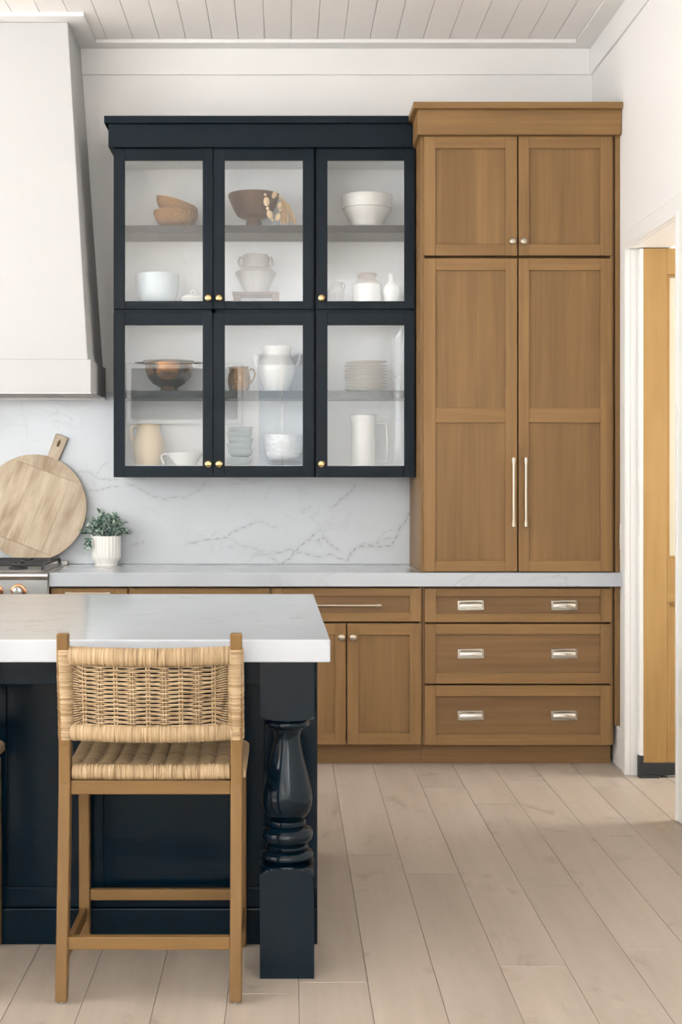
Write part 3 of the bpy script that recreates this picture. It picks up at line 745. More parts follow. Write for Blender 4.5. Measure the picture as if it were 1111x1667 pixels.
for i in range(3):
    x0 = RX0+.035+i*.282; x1 = x0+.278; y0, y1_ = 6.505, YS-.095
    m = MB()
    for (a, b_) in (((x0, y0), (x1, y0)), ((x0, y1_), (x1, y1_)), ((x0, y0), (x0, y1_)), ((x1, y0), (x1, y1_)), ((x0, (y0+y1_)/2), (x1, (y0+y1_)/2))):
        m.tube([(a[0], a[1], .948), (b_[0], b_[1], .948)], .0065, 6)
    for q in (.25, .75):
        yc = y0+(y1_-y0)*q; xc = (x0+x1)/2
        for (u, w) in ((-1, 0), (1, 0), (0, -1), (0, 1)):
            m.tube([(xc+u*.139, yc+w*.115, .948), (xc+u*.03, yc+w*.03, .949)], .006, 6)
    for (x, y) in ((x0, y0), (x1, y0), (x0, y1_), (x1, y1_)): m.box(x-.007, x+.007, y-.007, y+.007, .9222, .948)
    g = m.build('grate', IRON, rg_, smooth=40)
    for q in (.25, .75):
        yc = y0+(y1_-y0)*q
        MB().lathe(((x0+x1)/2, yc, .9222), [(.045, 0), (.045, .008), (.032, .010), (.032, .018), (0, .02)], 24).build('burner', IRON, rg_, smooth=35)

# ------------------------------------------------------------------ island
ISF = 4.05
isl = thing('kitchen_island', (-1.2, 4.56, 0), 'dark navy kitchen island with recessed panels and a turned corner post', 'island')
IX0, IX1 = -2.75, PX(517, ISF)
MB().box(IX0, IX1-.001, ISF+.022, 5.03, .0, .875).build('body', NAVY_ISL, isl)
MB().box(IX0, IX1, ISF-.012, ISF+.0, 0, PZ(1477, ISF)).build('base_board', NAVY_ISL, isl, bevel=.004)
zr0, zr1, ztop = PZ(1477, ISF)+.0003, PZ(1445, ISF), .80
sx = [IX1-.10]
MB().box(IX0, IX1, ISF+.0, ISF+.021, zr0, zr1).build('rail', NAVY_ISL, isl, bevel=.002)
MB().box(IX0, IX1, ISF+.0, ISF+.021, 0, zr0-.001).build('rail', NAVY_ISL, isl)
MB().box(IX0, IX1, ISF+.0, ISF+.021, ztop, .8747).build('rail', NAVY_ISL, isl, bevel=.002)
edges = [(PX(168, ISF), PX(430, ISF)), (PX(10, ISF), PX(118, ISF)), (PX(-160, ISF), PX(-40, ISF)), (PX(-470, ISF), PX(-210, ISF)), (PX(-830, ISF), PX(-520, ISF))]
prev = IX1
for (a, b_) in edges:
    MB().box(b_, prev, ISF, ISF+.021, zr1+.0004, ztop-.0004).build('stile', NAVY_ISL, isl, bevel=.002)
    MB().box(a-.003, b_+.003, ISF+.012, ISF+.0215, zr1-.002, ztop+.002).build('panel', NAVY_ISL, isl)
    prev = a
MB().box(IX0, prev, ISF, ISF+.021, zr1+.0004, ztop-.0004).build('stile', NAVY_ISL, isl, bevel=.002)
# turned post: square blocks shouldered into the turning
pcx, pcy, hw = (PX(423, 3.765)+PX(512, 3.765))/2, 3.765+.075, .0745
sc_ = F_PX/pcy
def yz(cy_): return EYE-((1040+cy_/2.872)-VPY)/sc_
def rr(c): return c/2.872/sc_
rings = [(9, .8755), (9, yz(335))]
for t in range(0, 7):
    a = t/6*PI/2; rings.append((rr(104)+(.106-rr(104))*math.cos(a), yz(335)-(yz(335)-yz(366))*math.sin(a)))
for (c, y_) in ((96, 369), (100, 374), (105, 384), (106, 393), (102, 402), (90, 408), (78, 412), (77, 416), (66, 428), (62, 445), (62, 465), (67, 500), (76, 545), (88, 590), (99, 635), (109, 680), (116, 715), (118, 745), (115, 775), (106, 803), (92, 822), (77, 834), (75, 838), (86, 842), (88, 852), (86, 864), (80, 868),
                (98, 873), (113, 884), (120, 900), (121, 914), (116, 930), (104, 941), (92, 946), (88, 950), (96, 955), (100, 962), (98, 971), (92, 975), (106, 980), (118, 990), (123, 1002), (122, 1012), (114, 1022), (102, 1028), (98, 1032)):
    rings.append((rr(c), yz(y_)))
for t in range(0, 7):
    a = t/6*PI/2; rings.append((rr(104)+(.106-rr(104))*math.sin(a), yz(1033)-(yz(1033)-yz(1080))*(1-math.cos(a))))
rings += [(9, yz(1082)), (9, 0)]
seg = 96; v = []; f = []
for (R_, z) in rings:
    for i in range(seg):
        a = 2*PI*(i+.0)/seg; ca, sa = math.cos(a), math.sin(a)
        q = min(hw/max(abs(ca), abs(sa), 1e-6), R_)
        v.append((pcx+q*ca, pcy+q*sa, z))
for k_ in range(len(rings)-1):
    for i in range(seg):
        j = (i+1) % seg; f.append((k_*seg+i, k_*seg+j, (k_+1)*seg+j, (k_+1)*seg+i))
f.append(tuple(range(seg))); f.append(tuple((len(rings)-1)*seg+i for i in range(seg)))
tag(MB().add(v, f).build('post', NAVY_POST, isl, smooth=32), 'turned baluster post with square blocks')
MB().box(IX0, pcx+hw-.005, 3.80, ISF-.001, .80, .8747).build('apron_rail', NAVY_ISL, isl, bevel=.002)
# island worktop
yw0, yw1 = 3.69, 5.08
m = MB().prism([(-2.85, yw0), (PX(538.3, yw0), yw0), (PX(511, yw1), yw1), (-2.85, yw1)], 'Z', .876, .937)
iw = m.build('island_worktop', MARBLE, bevel=.004); tag(iw, 'thick white marble worktop on the navy island', 'worktop'); set_origin(iw, (-1.3, 4.38, .876))

# ------------------------------------------------------------------ rattan counter stool
def wrap_tube(m, path, r, pitch, sq, depth=.0012, seg=12):
    """tube with a ridge for each turn of cane"""
    pts = [Vector(p) for p in path]; acc = [0]
    for a, b_ in zip(pts[:-1], pts[1:]): acc.append(acc[-1]+(b_-a).length)
    L = acc[-1]; n = int(L/pitch); out = []; rs = []; rg2 = random.Random(5)
    for i in range(n):
        j = rg2.uniform(-.0005, .0007)
        for (u, dr_) in ((0, -depth), (.25, 0), (.5, depth*.4), (.75, 0)):
            s_ = (i+u)/n*L; k_ = 0
            while k_ < len(acc)-2 and acc[k_+1] < s_: k_ += 1
            t = (s_-acc[k_])/(acc[k_+1]-acc[k_]); out.append(pts[k_].lerp(pts[k_+1], t)); rs.append(r+dr_+j)
    out.append(pts[-1]); rs.append(r-depth)
    m.tube(out, rs, seg, sq=sq)
SXL, SXR, LW_ = -.601, -.114, .0315
def make_stool():
    st_ = thing('counter_stool', ((SXL+SXR)/2, 3.8, 0), 'rattan counter stool with woven back, fully in view at the island', 'stool', 'rattan counter stools at the island')
    def leg(x0, x1, path, d0=.036, d1=.036):
        m = MB(); v = []
        for (y, z, w) in path: v += [(x0, y, z), (x1, y, z), (x1, y+w, z), (x0, y+w, z)]
        f = [(0, 1, 2, 3), tuple(4*(len(path)-1)+i for i in range(4))]
        for k_ in range(len(path)-1): f += [(4*k_+i, 4*k_+(i+1) % 4, 4*k_+4+(i+1) % 4, 4*k_+4+i) for i in range(4)]
        return m.add(v, f).build('leg', STOOLW, st_, bevel=.004)
    back = [(3.580, .006, .032), (3.615, .30, .038), (3.640, .56, .04), (3.640, .66, .038), (3.622, .82, .034), (3.600, .9636, .028)]
    for (x0, x1) in ((SXL, SXL+LW_), (SXR-LW_, SXR)):
        o = leg(x0, x1, back)
        MB().lathe(((x0+x1)/2, 3.596, 0), [(.010, 0), (.011, .003), (.011, .007)], 14).build('glide', RUBBER, o)
        o = leg(x0, x1, [(4.0, .006, .034), (3.995, .30, .036), (3.985, .556, .036)])
        MB().lathe(((x0+x1)/2, 4.017, 0), [(.010, 0), (.011, .003), (.011, .007)], 14).build('glide', RUBBER, o)
    xi0, xi1 = SXL+LW_, SXR-LW_
    MB().box(xi0, xi1, 3.646, 3.672, .532, .569).build('seat_rail', STOOLWX, st_, bevel=.003)
    MB().box(xi0, xi1, 3.99, 4.014, .525, .556).build('seat_rail', STOOLWX, st_, bevel=.003)
    for x in (SXL+.004, SXR-.028): MB().box(x, x+.024, 3.682, 3.99, .530, .566).build('seat_rail', STOOLW, st_, bevel=.003)
    MB().box(xi0, xi1, 3.602, 3.628, .135, .169).build('stretcher', STOOLWX, st_, bevel=.003)
    MB().box(xi0, xi1, 4.004, 4.026, .140, .172).build('stretcher', STOOLWX, st_, bevel=.003)
    for x in (SXL+.006, SXR-.024):
        MB().hexa([(x, 3.622, .090), (x+.018, 3.622, .090), (x+.018, 4.0, .086), (x, 4.0, .086), (x, 3.622, .126), (x+.018, 3.622, .126), (x+.018, 4.0, .122), (x, 4.0, .122)]).build('stretcher', STOOLW, st_, bevel=.003)
    # wrapped back posts
    def yat(z):
        for a, b_ in zip(back[:-1], back[1:]):
            if a[1] <= z <= b_[1]: t = (z-a[1])/(b_[1]-a[1]); return a[0]+(b_[0]-a[0])*t+(a[2]+(b_[2]-a[2])*t)/2
    for xc in (SXL+LW_/2+.003, SXR-LW_/2-.001):
        m = MB(); wrap_tube(m, [(xc, yat(z), z) for z in (.680, .75, .82, .9225)], .0215, .0042, (1.0, 1.02), seg=14)
        m.build('wrapped_post', RAT_Z, st_, smooth=70)
    # wrapped rails bowed towards the room
    def bow(u): return -.042*(1-(2*u-1)**2)
    def rail_path(z, y0): return [(xi0-.004+(xi1-xi0+.008)*i/16, y0+bow(i/16), z) for i in range(17)]
    m = MB(); wrap_tube(m, rail_path(.9045, 3.622), .020, .0043, (.78, 1.22), seg=14); m.build('top_rail', RAT_X, st_, smooth=70)
    m = MB(); wrap_tube(m, rail_path(.6995, 3.652), .020, .0043, (.78, 1.18), seg=14); m.build('lower_rail', RAT_X, st_, smooth=70)
    # woven field: stakes and weavers
    stakes = [-.5297+.0426*i for i in range(9)]
    def ybase(x, z): return 3.652+(3.622-3.652)*(z-.6995)/.205+bow((x-xi0)/(xi1-xi0))
    m = MB()
    for xs in stakes:
        for dx in (-.0035, .0035): m.tube([(xs+dx, ybase(xs, z), z) for z in (.70, .75, .80, .85, .905)], .0026, 6)
    m.build('stakes', RAT_Z, st_, smooth=60)['kind'] = 'stuff'
    m = MB(); rows = 29
    for k_ in range(rows):
        z = .722+(.882-.722)*k_/(rows-1); par = k_ % 2; pts = []
        zo = .7015+(.9035-.7015)*(k_+.5)/rows
        pts.append((xi0-.006, ybase(xi0, z)+.006, .705+(.900-.705)*k_/(rows-1)))
        pts.append((xi0+.016, ybase(xi0+.016, z)+.003, .3*z+.7*(.705+(.900-.705)*k_/(rows-1))))
        for i, xs in enumerate(stakes):
            sgn = 1 if (i+par) % 2 else -1
            pts.append((xs, ybase(xs, z)+sgn*.0046, z+random.uniform(-.0006, .0006)))
            if i < 8: pts.append((xs+.0213, ybase(xs+.0213, z)+0, z+(.0012 if par else -.0012)))
        pts.append((xi1-.016, ybase(xi1-.016, z)+.003, .3*z+.7*(.705+(.900-.705)*k_/(rows-1))))
        pts.append((xi1+.006, ybase(xi1, z)+.006, .705+(.900-.705)*k_/(rows-1)))
        # smooth the path
        q = []
        for i in range(len(pts)-1):
            p0 = Vector(pts[max(i-1, 0)]); p1 = Vector(pts[i]); p2 = Vector(pts[i+1]); p3 = Vector(pts[min(i+2, len(pts)-1)])
            for t in (0, .33, .67): q.append(.5*((2*p1)+(-p0+p2)*t+(2*p0-5*p1+4*p2-p3)*t*t+(-p0+3*p1-3*p2+p3)*t*t*t))
        q.append(Vector(pts[-1]))
        m.tube(q, .00235, 6)
    m.build('woven_back', RAT_Y, st_, smooth=60)['kind'] = 'stuff'
    # seat: cane woven over stout ribs
    nx_, ny_ = 150, 280; x0, x1, y0, y1_ = SXL-.004, SXR+.008, 3.672, 4.035; per = .0455
    v = []; f = []
    for j in range(ny_+1):
        y = y0+(y1_-y0)*j/ny_
        for i in range(nx_+1):
            x = x0+(x1-x0)*i/nx_; ph = (x-x0)/per; row = int((y-y0)/.0052)
            rib = abs(math.sin(PI*ph))**.6*.010
            st2 = abs(math.sin(PI*(y-y0)/.0052+.25*math.sin(2*PI*ph)))*.0020
            v.append((x, y, .597+rib+st2-.010*((x-x0)/(x1-x0)*2-1)**8-.012*math.sin(PI*(j/ny_))))
    n1 = nx_+1
    f = [(j*n1+i, j*n1+i+1, (j+1)*n1+i+1, (j+1)*n1+i) for j in range(ny_) for i in range(nx_)]
    b0 = len(v); v += [(x0, y0, .572), (x1, y0, .572), (x1, y1_, .572), (x0, y1_, .572)]
    f += [(b0, b0+1, b0+2, b0+3), tuple(range(nx_, -1, -1))+(b0, b0+1), tuple(ny_*n1+i for i in range(n1))+(b0+2, b0+3),
          tuple(j*n1 for j in range(ny_+1))+(b0+3, b0), tuple(j*n1+nx_ for j in range(ny_, -1, -1))+(b0+1, b0+2)]
    m = MB().add(v, f); m.build('woven_seat', RAT_Y, st_, smooth=75, weld=False)
    m = MB(); wrap_tube(m, [(xi0+.002+(xi1-xi0-.004)*i/8, 3.664, .5905-.003*math.sin(PI*i/8)) for i in range(9)], .0205, .0045, (.85, 1.05), seg=14)
    m.build('seat_edge', RAT_X, st_, smooth=70)
    m = MB(); wrap_tube(m, [(xi0+.002+(xi1-xi0-.004)*i/8, 4.035, .585) for i in range(9)], .020, .0045, (.85, 1.05), seg=12)
    m.build('seat_edge', RAT_X, st_, smooth=70)
    return st_
stool = make_stool()
s2 = copy_tree(stool); s2.location.x -= .717
s2['label'] = 'rattan counter stool mostly outside the left edge, only a leg showing'

# ------------------------------------------------------------------ round cutting board against the splash
bc = (PX(55, 7.03), 0, 0); R_ = .272; tilt = math.radians(5.5); ang = math.radians(21)
cb = thing('cutting_board', (0, 0, 0), 'large round pale wood cutting board leaning on the backsplash', 'cutting board')
def clip(poly, nx_, ny_, d_):
    out = []
    for i in range(len(poly)):
        a, b_ = poly[i], poly[(i+1) % len(poly)]; da, db = a[0]*nx_+a[1]*ny_-d_, b_[0]*nx_+b_[1]*ny_-d_
        if da <= 0: out.append(a)
        if da*db < 0: t = da/(da-db); out.append((a[0]+(b_[0]-a[0])*t, a[1]+(b_[1]-a[1])*t))
    return out
circ = [(R_*math.cos(2*PI*i/96), R_*math.sin(2*PI*i/96)) for i in range(96)]
Mb = Matrix.Translation((bc[0], 7.006, .9345)) @ Matrix.Rotation(-tilt, 4, 'X') @ Matrix.Translation((0, 0, R_)) @ Matrix.Rotation(ang, 4, 'Y')
cb.matrix_world = Mb; cb.location = Mb.to_translation(); cb.rotation_euler = Mb.to_euler()
def in_board(o): o.parent = cb; return o
def bpiece(poly, th0=0, th1=.022):
    m = MB().prism(poly, 'Y', -th1, -th0); return in_board(m.build('board_piece', BOARDM, bevel=.0006))
cuts = [-.3, -.165, -.07, .025, .125, .3]
for a, b_ in zip(cuts[:-1], cuts[1:]):
    p = clip(clip(clip(clip(circ, 0, 1, .1945), 0, -1, .1945), 1, 0, b_-.0002), -1, 0, -a-.0002)
    bpiece(p)
bpiece(clip(circ, 0, -1, -.1953)); bpiece(clip(circ, 0, 1, -.1953))
hd = [(-.03, R_-.022), (.03, R_-.022), (.031, R_+.02), (.034, R_+.115), (.03, R_+.124), (-.03, R_+.124), (-.034, R_+.115), (-.031, R_+.02)]
m = MB().prism(hd, 'Y', -.0215, -.0005); in_board(m.build('handle', BOARDM, bevel=.003))
m = MB().prism([(-.006, R_+.062), (.006, R_+.062), (.008, R_+.085), (0, R_+.105), (-.008, R_+.085)], 'Y', -.0225, -.0216); in_board(m.build('hanging_slot', plain('slot_brown', srgb(92, 70, 48), .8)))  # slot drawn as a thin dark brown plate on the handle face

# ------------------------------------------------------------------ plant in ribbed pot
pd = 6.93; ppx, ppy = PX(171.7, pd), 6.93+.03
pot = thing('potted_plant', (ppx, ppy, .915), 'small grey-green leafy plant in a ribbed white pot on the worktop', 'plant')
def ribs(a, k_): return 1+(.055*abs(math.cos(a*12))-.055 if 3 <= k_ <= 5 else 0)
s_ = S(ppy)
prof = [(0, 0), (18.5/s_, 0), (18.8/s_, .018), (23.8/s_, .038), (24.2/s_, .045), (24.2/s_, .148), (23.4/s_, .151), (22.2/s_, .149), (22/s_, .12), (0, .118)]
MB().lathe((ppx, ppy, .9152), prof, 192, rf=ribs).build('pot', POTM, pot, smooth=50)
MB().lathe((ppx, ppy, .9152), [(0, .128), (21.9/s_, .127), (21.9/s_, .122)], 24).build('soil', SOIL, pot)
LEAF1 = plain('leaf_sage', srgb(108, 138, 122), .6, noise=.3, nscale=40)
LEAF2 = plain('leaf_edge', srgb(176, 194, 180), .6, noise=.15, nscale=40)
LEAF3 = plain('leaf_deep', srgb(52, 80, 68), .6, noise=.25, nscale=40)
rp = random.Random(21); lv = MB(); stm = MB()
def leaf(c, d_, up, L, W, mat):
    d_ = d_.normalized(); s1 = d_.cross(up).normalized(); n_ = s1.cross(d_)
    base = Vector(c); pts = [base, base+d_*L*.35+s1*W*.5+n_*L*.05, base+d_*L*.72+s1*W*.42+n_*L*.04, base+d_*L-n_*L*.08, base+d_*L*.72-s1*W*.42+n_*L*.04, base+d_*L*.35-s1*W*.5+n_*L*.05, base+d_*L*.5-n_*L*.05]
    lv.add(pts, [(0, 1, 6), (1, 2, 6), (2, 3, 6), (3, 4, 6), (4, 5, 6), (5, 0, 6)], mat)
for i in range(46):
    a = rp.uniform(0, 2*PI); reach = rp.uniform(.25, 1)
    hx = math.cos(a)*reach*.136; hy = math.sin(a)*reach*.07; hz = .125*(1-reach**2*.75)+rp.uniform(-.03, .015)
    if rp.random() < .10: hz += .02
    p0 = Vector((ppx+hx*.25, ppy+hy*.3, 1.045)); p2 = Vector((ppx+hx, ppy+hy, 1.05+hz)); p1 = (p0+p2)/2+Vector((0, 0, .03))
    path = [p0*(1-t)**2+p1*2*t*(1-t)+p2*t*t for t in (0, .25, .5, .75, 1)]
    stm.tube(path, .0011, 5)
    for k_ in range(12):
        t = .25+.75*k_/11; p = p0*(1-t)**2+p1*2*t*(1-t)+p2*t*t
        tan = (p2-p0).normalized(); dr_ = (tan*.5+Vector((rp.uniform(-1, 1), rp.uniform(-1, 1), rp.uniform(-.5, .8)))).normalized()
        leaf(p, dr_, Vector((rp.uniform(-.4, .4), rp.uniform(-.8, .1), 1)).normalized(), rp.uniform(.016, .029), rp.uniform(.010, .016), rp.choice((0, 0, 1, 1, 1, 2)))
for i in range(4):   # sprigs trailing over the left rim
    p = Vector((ppx-.055-.008*i, ppy-.055+.01*i, 1.05)); pth = [p, p+Vector((-.01, -.015, .005)), p+Vector((-.02, -.02, -.02)), p+Vector((-.022, -.02, -.045))]
    stm.tube(pth, .001, 5)
    for k_ in range(10):
        q = pth[1].lerp(pth[3], k_/9); leaf(q, Vector((rp.uniform(-1, 1), rp.uniform(-1, .1), rp.uniform(-1, .2))), Vector((.1, -.6, .8)), rp.uniform(.014, .022), .011, rp.choice((0, 1, 2)))
lv.build('foliage', [LEAF1, LEAF2, LEAF3], pot, smooth=80, weld=False)['kind'] = 'stuff'
stm.build('stems', LEAF3, pot)['kind'] = 'stuff'

# ------------------------------------------------------------------ crockery behind the glass
def pot_prof(D, base, pts, wall=None):
    """pts = [(half width px, y px), ...] bottom to top -> (radius, height above base)"""
    s = S(D); out = [(0, 0)]
    for r_, y_ in pts: out.append((r_/s, max(0, PZ(y_, D)-base)))
    return out
def hollow(pr, wall=.006, floor_h=.012):
    top = pr[-1]; inner = [(max(.001, r_-wall), h) for r_, h in reversed(pr[1:]) if h > floor_h]
    inner[0] = (inner[0][0], top[1]-.001)
    return pr+inner+[(0, floor_h)]
def turned(name, cx, D, base, pts, mat, label, cat, wall=.006, seg=40, rf=None, group=None, smooth=45):
    x = PX(cx, D)
    o = MB().lathe((x, D, base+.0004), hollow(pot_prof(D, base, pts), wall), seg, rf=rf).build(name, mat, smooth=smooth)
    tag(o, label, cat, group); set_origin(o, (x, D, base+.0004)); return o
def multi(name, cx, D, base, label, cat, group=None):
    return thing(name, (PX(cx, D), D, base+.0004), label, cat, group)
D1 = 6.9
# top left: two hewn bowls, the upper one tilted
x = PX(287, D1)
bowlp = [(18, 370), (28, 366), (34, 358), (36.3, 350), (36, 344)]
def rough(a, k_): return 1+.02*math.sin(5*a+k_)+.012*math.sin(11*a+2*k_)
turned('wooden_bowl', 287, D1, U_SHELF, bowlp, HEWN, 'rough hewn wooden bowl, the lower of two stacked bowls', 'bowl', .008, rf=rough)
o = MB().lathe((0, 0, 0), hollow([(0, 0), (.05, .001), (.085, .016), (.102, .040), (.108, .065)], .008), 40, rf=rough)
o.xf(Matrix.Translation((PX(283, D1), D1, PZ(350, D1))) @ Matrix.Rotation(math.radians(17), 4, 'Y'))
o = o.build('wooden_bowl', HEWN, smooth=45); tag(o, 'rough hewn wooden bowl tilted inside another bowl', 'bowl'); set_origin(o, (PX(283, D1), D1, PZ(350, D1)))
# upper left, lower level
turned('white_bowl', 256.5, D1, U_FLOOR, [(22, 493), (29, 490), (33.5, 480), (35.5, 465), (36, 447.5)], CERB, 'deep pale blue bowl in the left cabinet under the wooden bowls', 'bowl', .006)
t = multi('lidded_dish', 314, D1, U_FLOOR, 'small white lidded dish with a looped knob beside the blue bowl', 'dish')
MB().lathe((PX(314, D1), D1, U_FLOOR+.0004), pot_prof(D1, U_FLOOR, [(13, 495), (18, 491), (21, 487), (20, 486)])+[(0, .03)], 32).build('dish', CERW, t, smooth=45)
x = PX(314, D1)
lid = MB().lathe((x, D1, PZ(486, D1)), [(.060, 0), (.058, .008), (.035, .018), (.012, .022), (0, .0225)], 32).build('lid', CERW, t, smooth=45)
MB().tube([(x-.010, D1, PZ(480, D1)), (x-.012, D1, PZ(476, D1)), (x, D1, PZ(473, D1)), (x+.012, D1, PZ(476, D1)), (x+.010, D1, PZ(480, D1))], .004, 8).build('knob', CERW, lid, smooth=60)
# upper middle, top: walnut footed bowl, bead garland
D2 = 6.895
turned('footed_bowl', 413.5, D2, U_SHELF, [(13, 371), (12.5, 362), (11, 357), (20, 356), (27, 352), (33, 342), (38.5, 330), (42, 321), (41.5, 317)], WALNUT, 'dark walnut footed bowl with a bead garland over its rim', 'bowl', .007)
gar = multi('bead_garland', 440, 6.78, U_SHELF, 'pale wooden bead garland with a jute tassel draped on the walnut bowl', 'garland')
def g5(x_, y_): return 360+x_/7.936, 300+y_/7.936
gb = [(573, 135, 20, 20, 0, 6.768), (590, 225, 42, 62, 5, 6.764), (605, 312, 22, 22, 0, 6.765), (632, 390, 40, 60, 20, 6.768), (668, 462, 18, 17, 0, 6.770), (735, 425, 36, 50, -25, 6.782), (765, 335, 18, 17, 0, 6.79), (758, 270, 30, 44, -8, 6.80), (690, 138, 52, 34, 70, 6.80), (765, 168, 20, 20, 0, 6.805)]
cord = []
for (x_, y_, rx, rz, an, dd) in gb:
    p_, q_ = g5(x_, y_); s = S(dd); c_ = (PX(p_, dd), dd, PZ(q_, dd)); cord.append(c_)
    MB().ell(c_, rx/7.936/s, rx/7.936/s*.8, rz/7.936/s, 14, 9, Matrix.Rotation(math.radians(-an), 3, 'Y')).build('bead', BEAD, gar, smooth=80)
MB().tube(cord[:8]+[cord[9], cord[8]], .0012, 5).build('cord', JUTE, gar)
m = MB(); rt = random.Random(4); ta = (PX(459, 6.81), 6.81, PZ(322, 6.81))
for i in range(90):
    ex = PX(rt.uniform(456.5, 483), 6.80); ey = 6.80+rt.uniform(-.02, .04); ez = U_SHELF+.004+rt.uniform(0, .02)
    mid = ((ta[0]*.45+ex*.55)+rt.uniform(-.004, .006), (ta[1]+ey)/2+rt.uniform(-.008, .008), ta[2]*.5+ez*.5+.012)
    m.tube([ta, mid, (ex, ey, ez)], .0011, 4)
m.build('tassel', JUTE, gar, smooth=60)['kind'] = 'stuff'
# upper middle, lower: grey urn on a board
t = thing('serving_board', (PX(417, D1), D1, U_FLOOR), 'small worn wooden board standing under the grey urn', 'board')
zb_ = PZ(478, D1)
MB().box(PX(379, D1), PX(455, D1), D1-.075, D1+.075, zb_-.014, zb_).build('board_top', WALNUT, t, bevel=.003)
for (a, b_) in ((381, 392), (443, 455)): MB().box(PX(a, D1), PX(b_, D1), D1-.07, D1+.07, U_FLOOR+.0004, zb_-.0142).build('foot', WALNUT, t, bevel=.002)
t = multi('stone_urn', 416.5, D1, zb_, 'weathered grey two handled urn standing on a small board', 'urn')
s = S(D1); x = PX(416.5, D1)
MB().lathe((x, D1, zb_+.0004), hollow(pot_prof(D1, zb_, [(18, 478), (21, 472), (30, 453), (34.3, 446), (33, 443.5), (27, 440), (21.5, 437.6), (19.6, 436), (21.5, 432), (22.7, 426), (21.5, 420), (20, 417), (20, 415.5)]), .007), 40).build('urn_body', CERG, t, smooth=40)
for sg in (-1, 1):
    m = MB(); pts = [(x+sg*(dx)/s, D1, PZ(y_, D1)) for dx, y_ in ((20, 421), (25, 420), (27.5, 425), (26.5, 431), (22, 435.5))]
    m.tube(pts, .0075, 10).build('handle', CERG, t, smooth=60)
# upper right
turned('footed_bowl', 597.5, D1, U_SHELF, [(25, 371), (27, 366), (27, 363), (31, 357), (35.5, 349), (38.2, 342.2), (38.3, 341.2), (40.8, 341), (41, 333), (41.3, 324), (42.2, 322.6), (42.2, 320.6), (41, 319.5)], CERW, 'wide white footed ceramic bowl alone on the right shelf', 'bowl', .007)
t = multi('small_jug', 547, D1, U_FLOOR, 'small ribbed grey-white jug, leftmost of three vessels', 'jug')
x = PX(547, D1)
MB().lathe((x, D1, U_FLOOR+.0004), hollow(pot_prof(D1, U_FLOOR, [(11, 495), (12.5, 490), (13.5, 484), (14, 478), (13.5, 472), (11, 468), (10.5, 465), (11.5, 461), (11, 459)]), .004), 36, rf=lambda a, k_: 1).build('jug_body', CERG, t, smooth=40)
MB().tube([(x+8/s, D1-.02, PZ(461, D1)), (x+13/s, D1-.02, PZ(462, D1)), (x+15/s, D1-.02, PZ(467, D1)), (x+13/s, D1-.02, PZ(473, D1))], .004, 8).build('handle', CERG, t, smooth=60)
t = multi('crock', 597.5, D1, U_FLOOR, 'white stoneware crock with a taupe shoulder between jug and bottle', 'crock')
x = PX(597.5, D1); pp_ = pot_prof(D1, U_FLOOR, [(22.5, 495), (23.3, 490), (23.3, 464)])
MB().lathe((x, D1, U_FLOOR+.0004), pp_+[(0, pp_[-1][1])], 40).build('crock_body', CERW, t, smooth=45)
h0 = PZ(464, D1)
MB().lathe((x, D1, h0+.0008), hollow([(0, 0), (23.2/s, 0), (22.5/s, 1.5/s), (19/s, 5/s), (15.5/s, 8/s), (14/s, 10/s), (14.5/s, 12.5/s), (16/s, 14/s), (16.3/s, 17/s), (15.5/s, 18.3/s)], .005, .012), 40).build('shoulder', CERT, t, smooth=45)
turned('bottle_vase', 637.5, D1, U_FLOOR, [(11, 495), (13, 488), (14.3, 478), (13.8, 470), (10, 464.5), (6, 461), (4.5, 457), (4.3, 450), (5, 446)], CERW, 'slim white glazed bottle vase, rightmost of three vessels', 'vase', .003)
# lower left, top: colander
t = multi('colander', 275, D1, L_SHELF, 'bronze metal colander with two side handles', 'colander')
x = PX(275, D1)
cp = hollow(pot_prof(D1, L_SHELF, [(15, 637.4), (13, 633), (16, 630.5), (26, 625), (34, 615), (38, 603), (38.5, 592), (41, 590.5), (41.5, 588.5), (39, 588)]), .003)
MB().lathe((x, D1, L_SHELF+.0004), cp, 48).build('bowl', BRONZE, t, smooth=45)
for sg in (-1, 1):
    MB().tube([(x+sg*dx/s, D1+dy, PZ(590.5, D1)) for dx, dy in ((40, -.03), (47, -.028), (54, -.012), (54, .012), (47, .028), (40, .03))], .005, 8, sq=(1.2, .6)).build('handle', BRONZE, t, smooth=60)
m = MB()   # drilled holes as small dark discs set into the wall
for ring, (y_, rpx) in enumerate(((598, 38.4), (603, 37.8), (608, 36.6), (613, 34.8), (618, 32.2))):
    for i in range(40):
        a = 2*PI*(i+.5*(ring % 2))/40
        if 6 < (i % 13): continue
        q = Vector((x+(rpx/s+.0004)*math.cos(a), D1+(rpx/s+.0004)*math.sin(a), PZ(y_, D1)))
        m.ell(q, .0022, .0022, .0022, 6, 4)
m.build('perforations', BLACK, t)['kind'] = 'stuff'
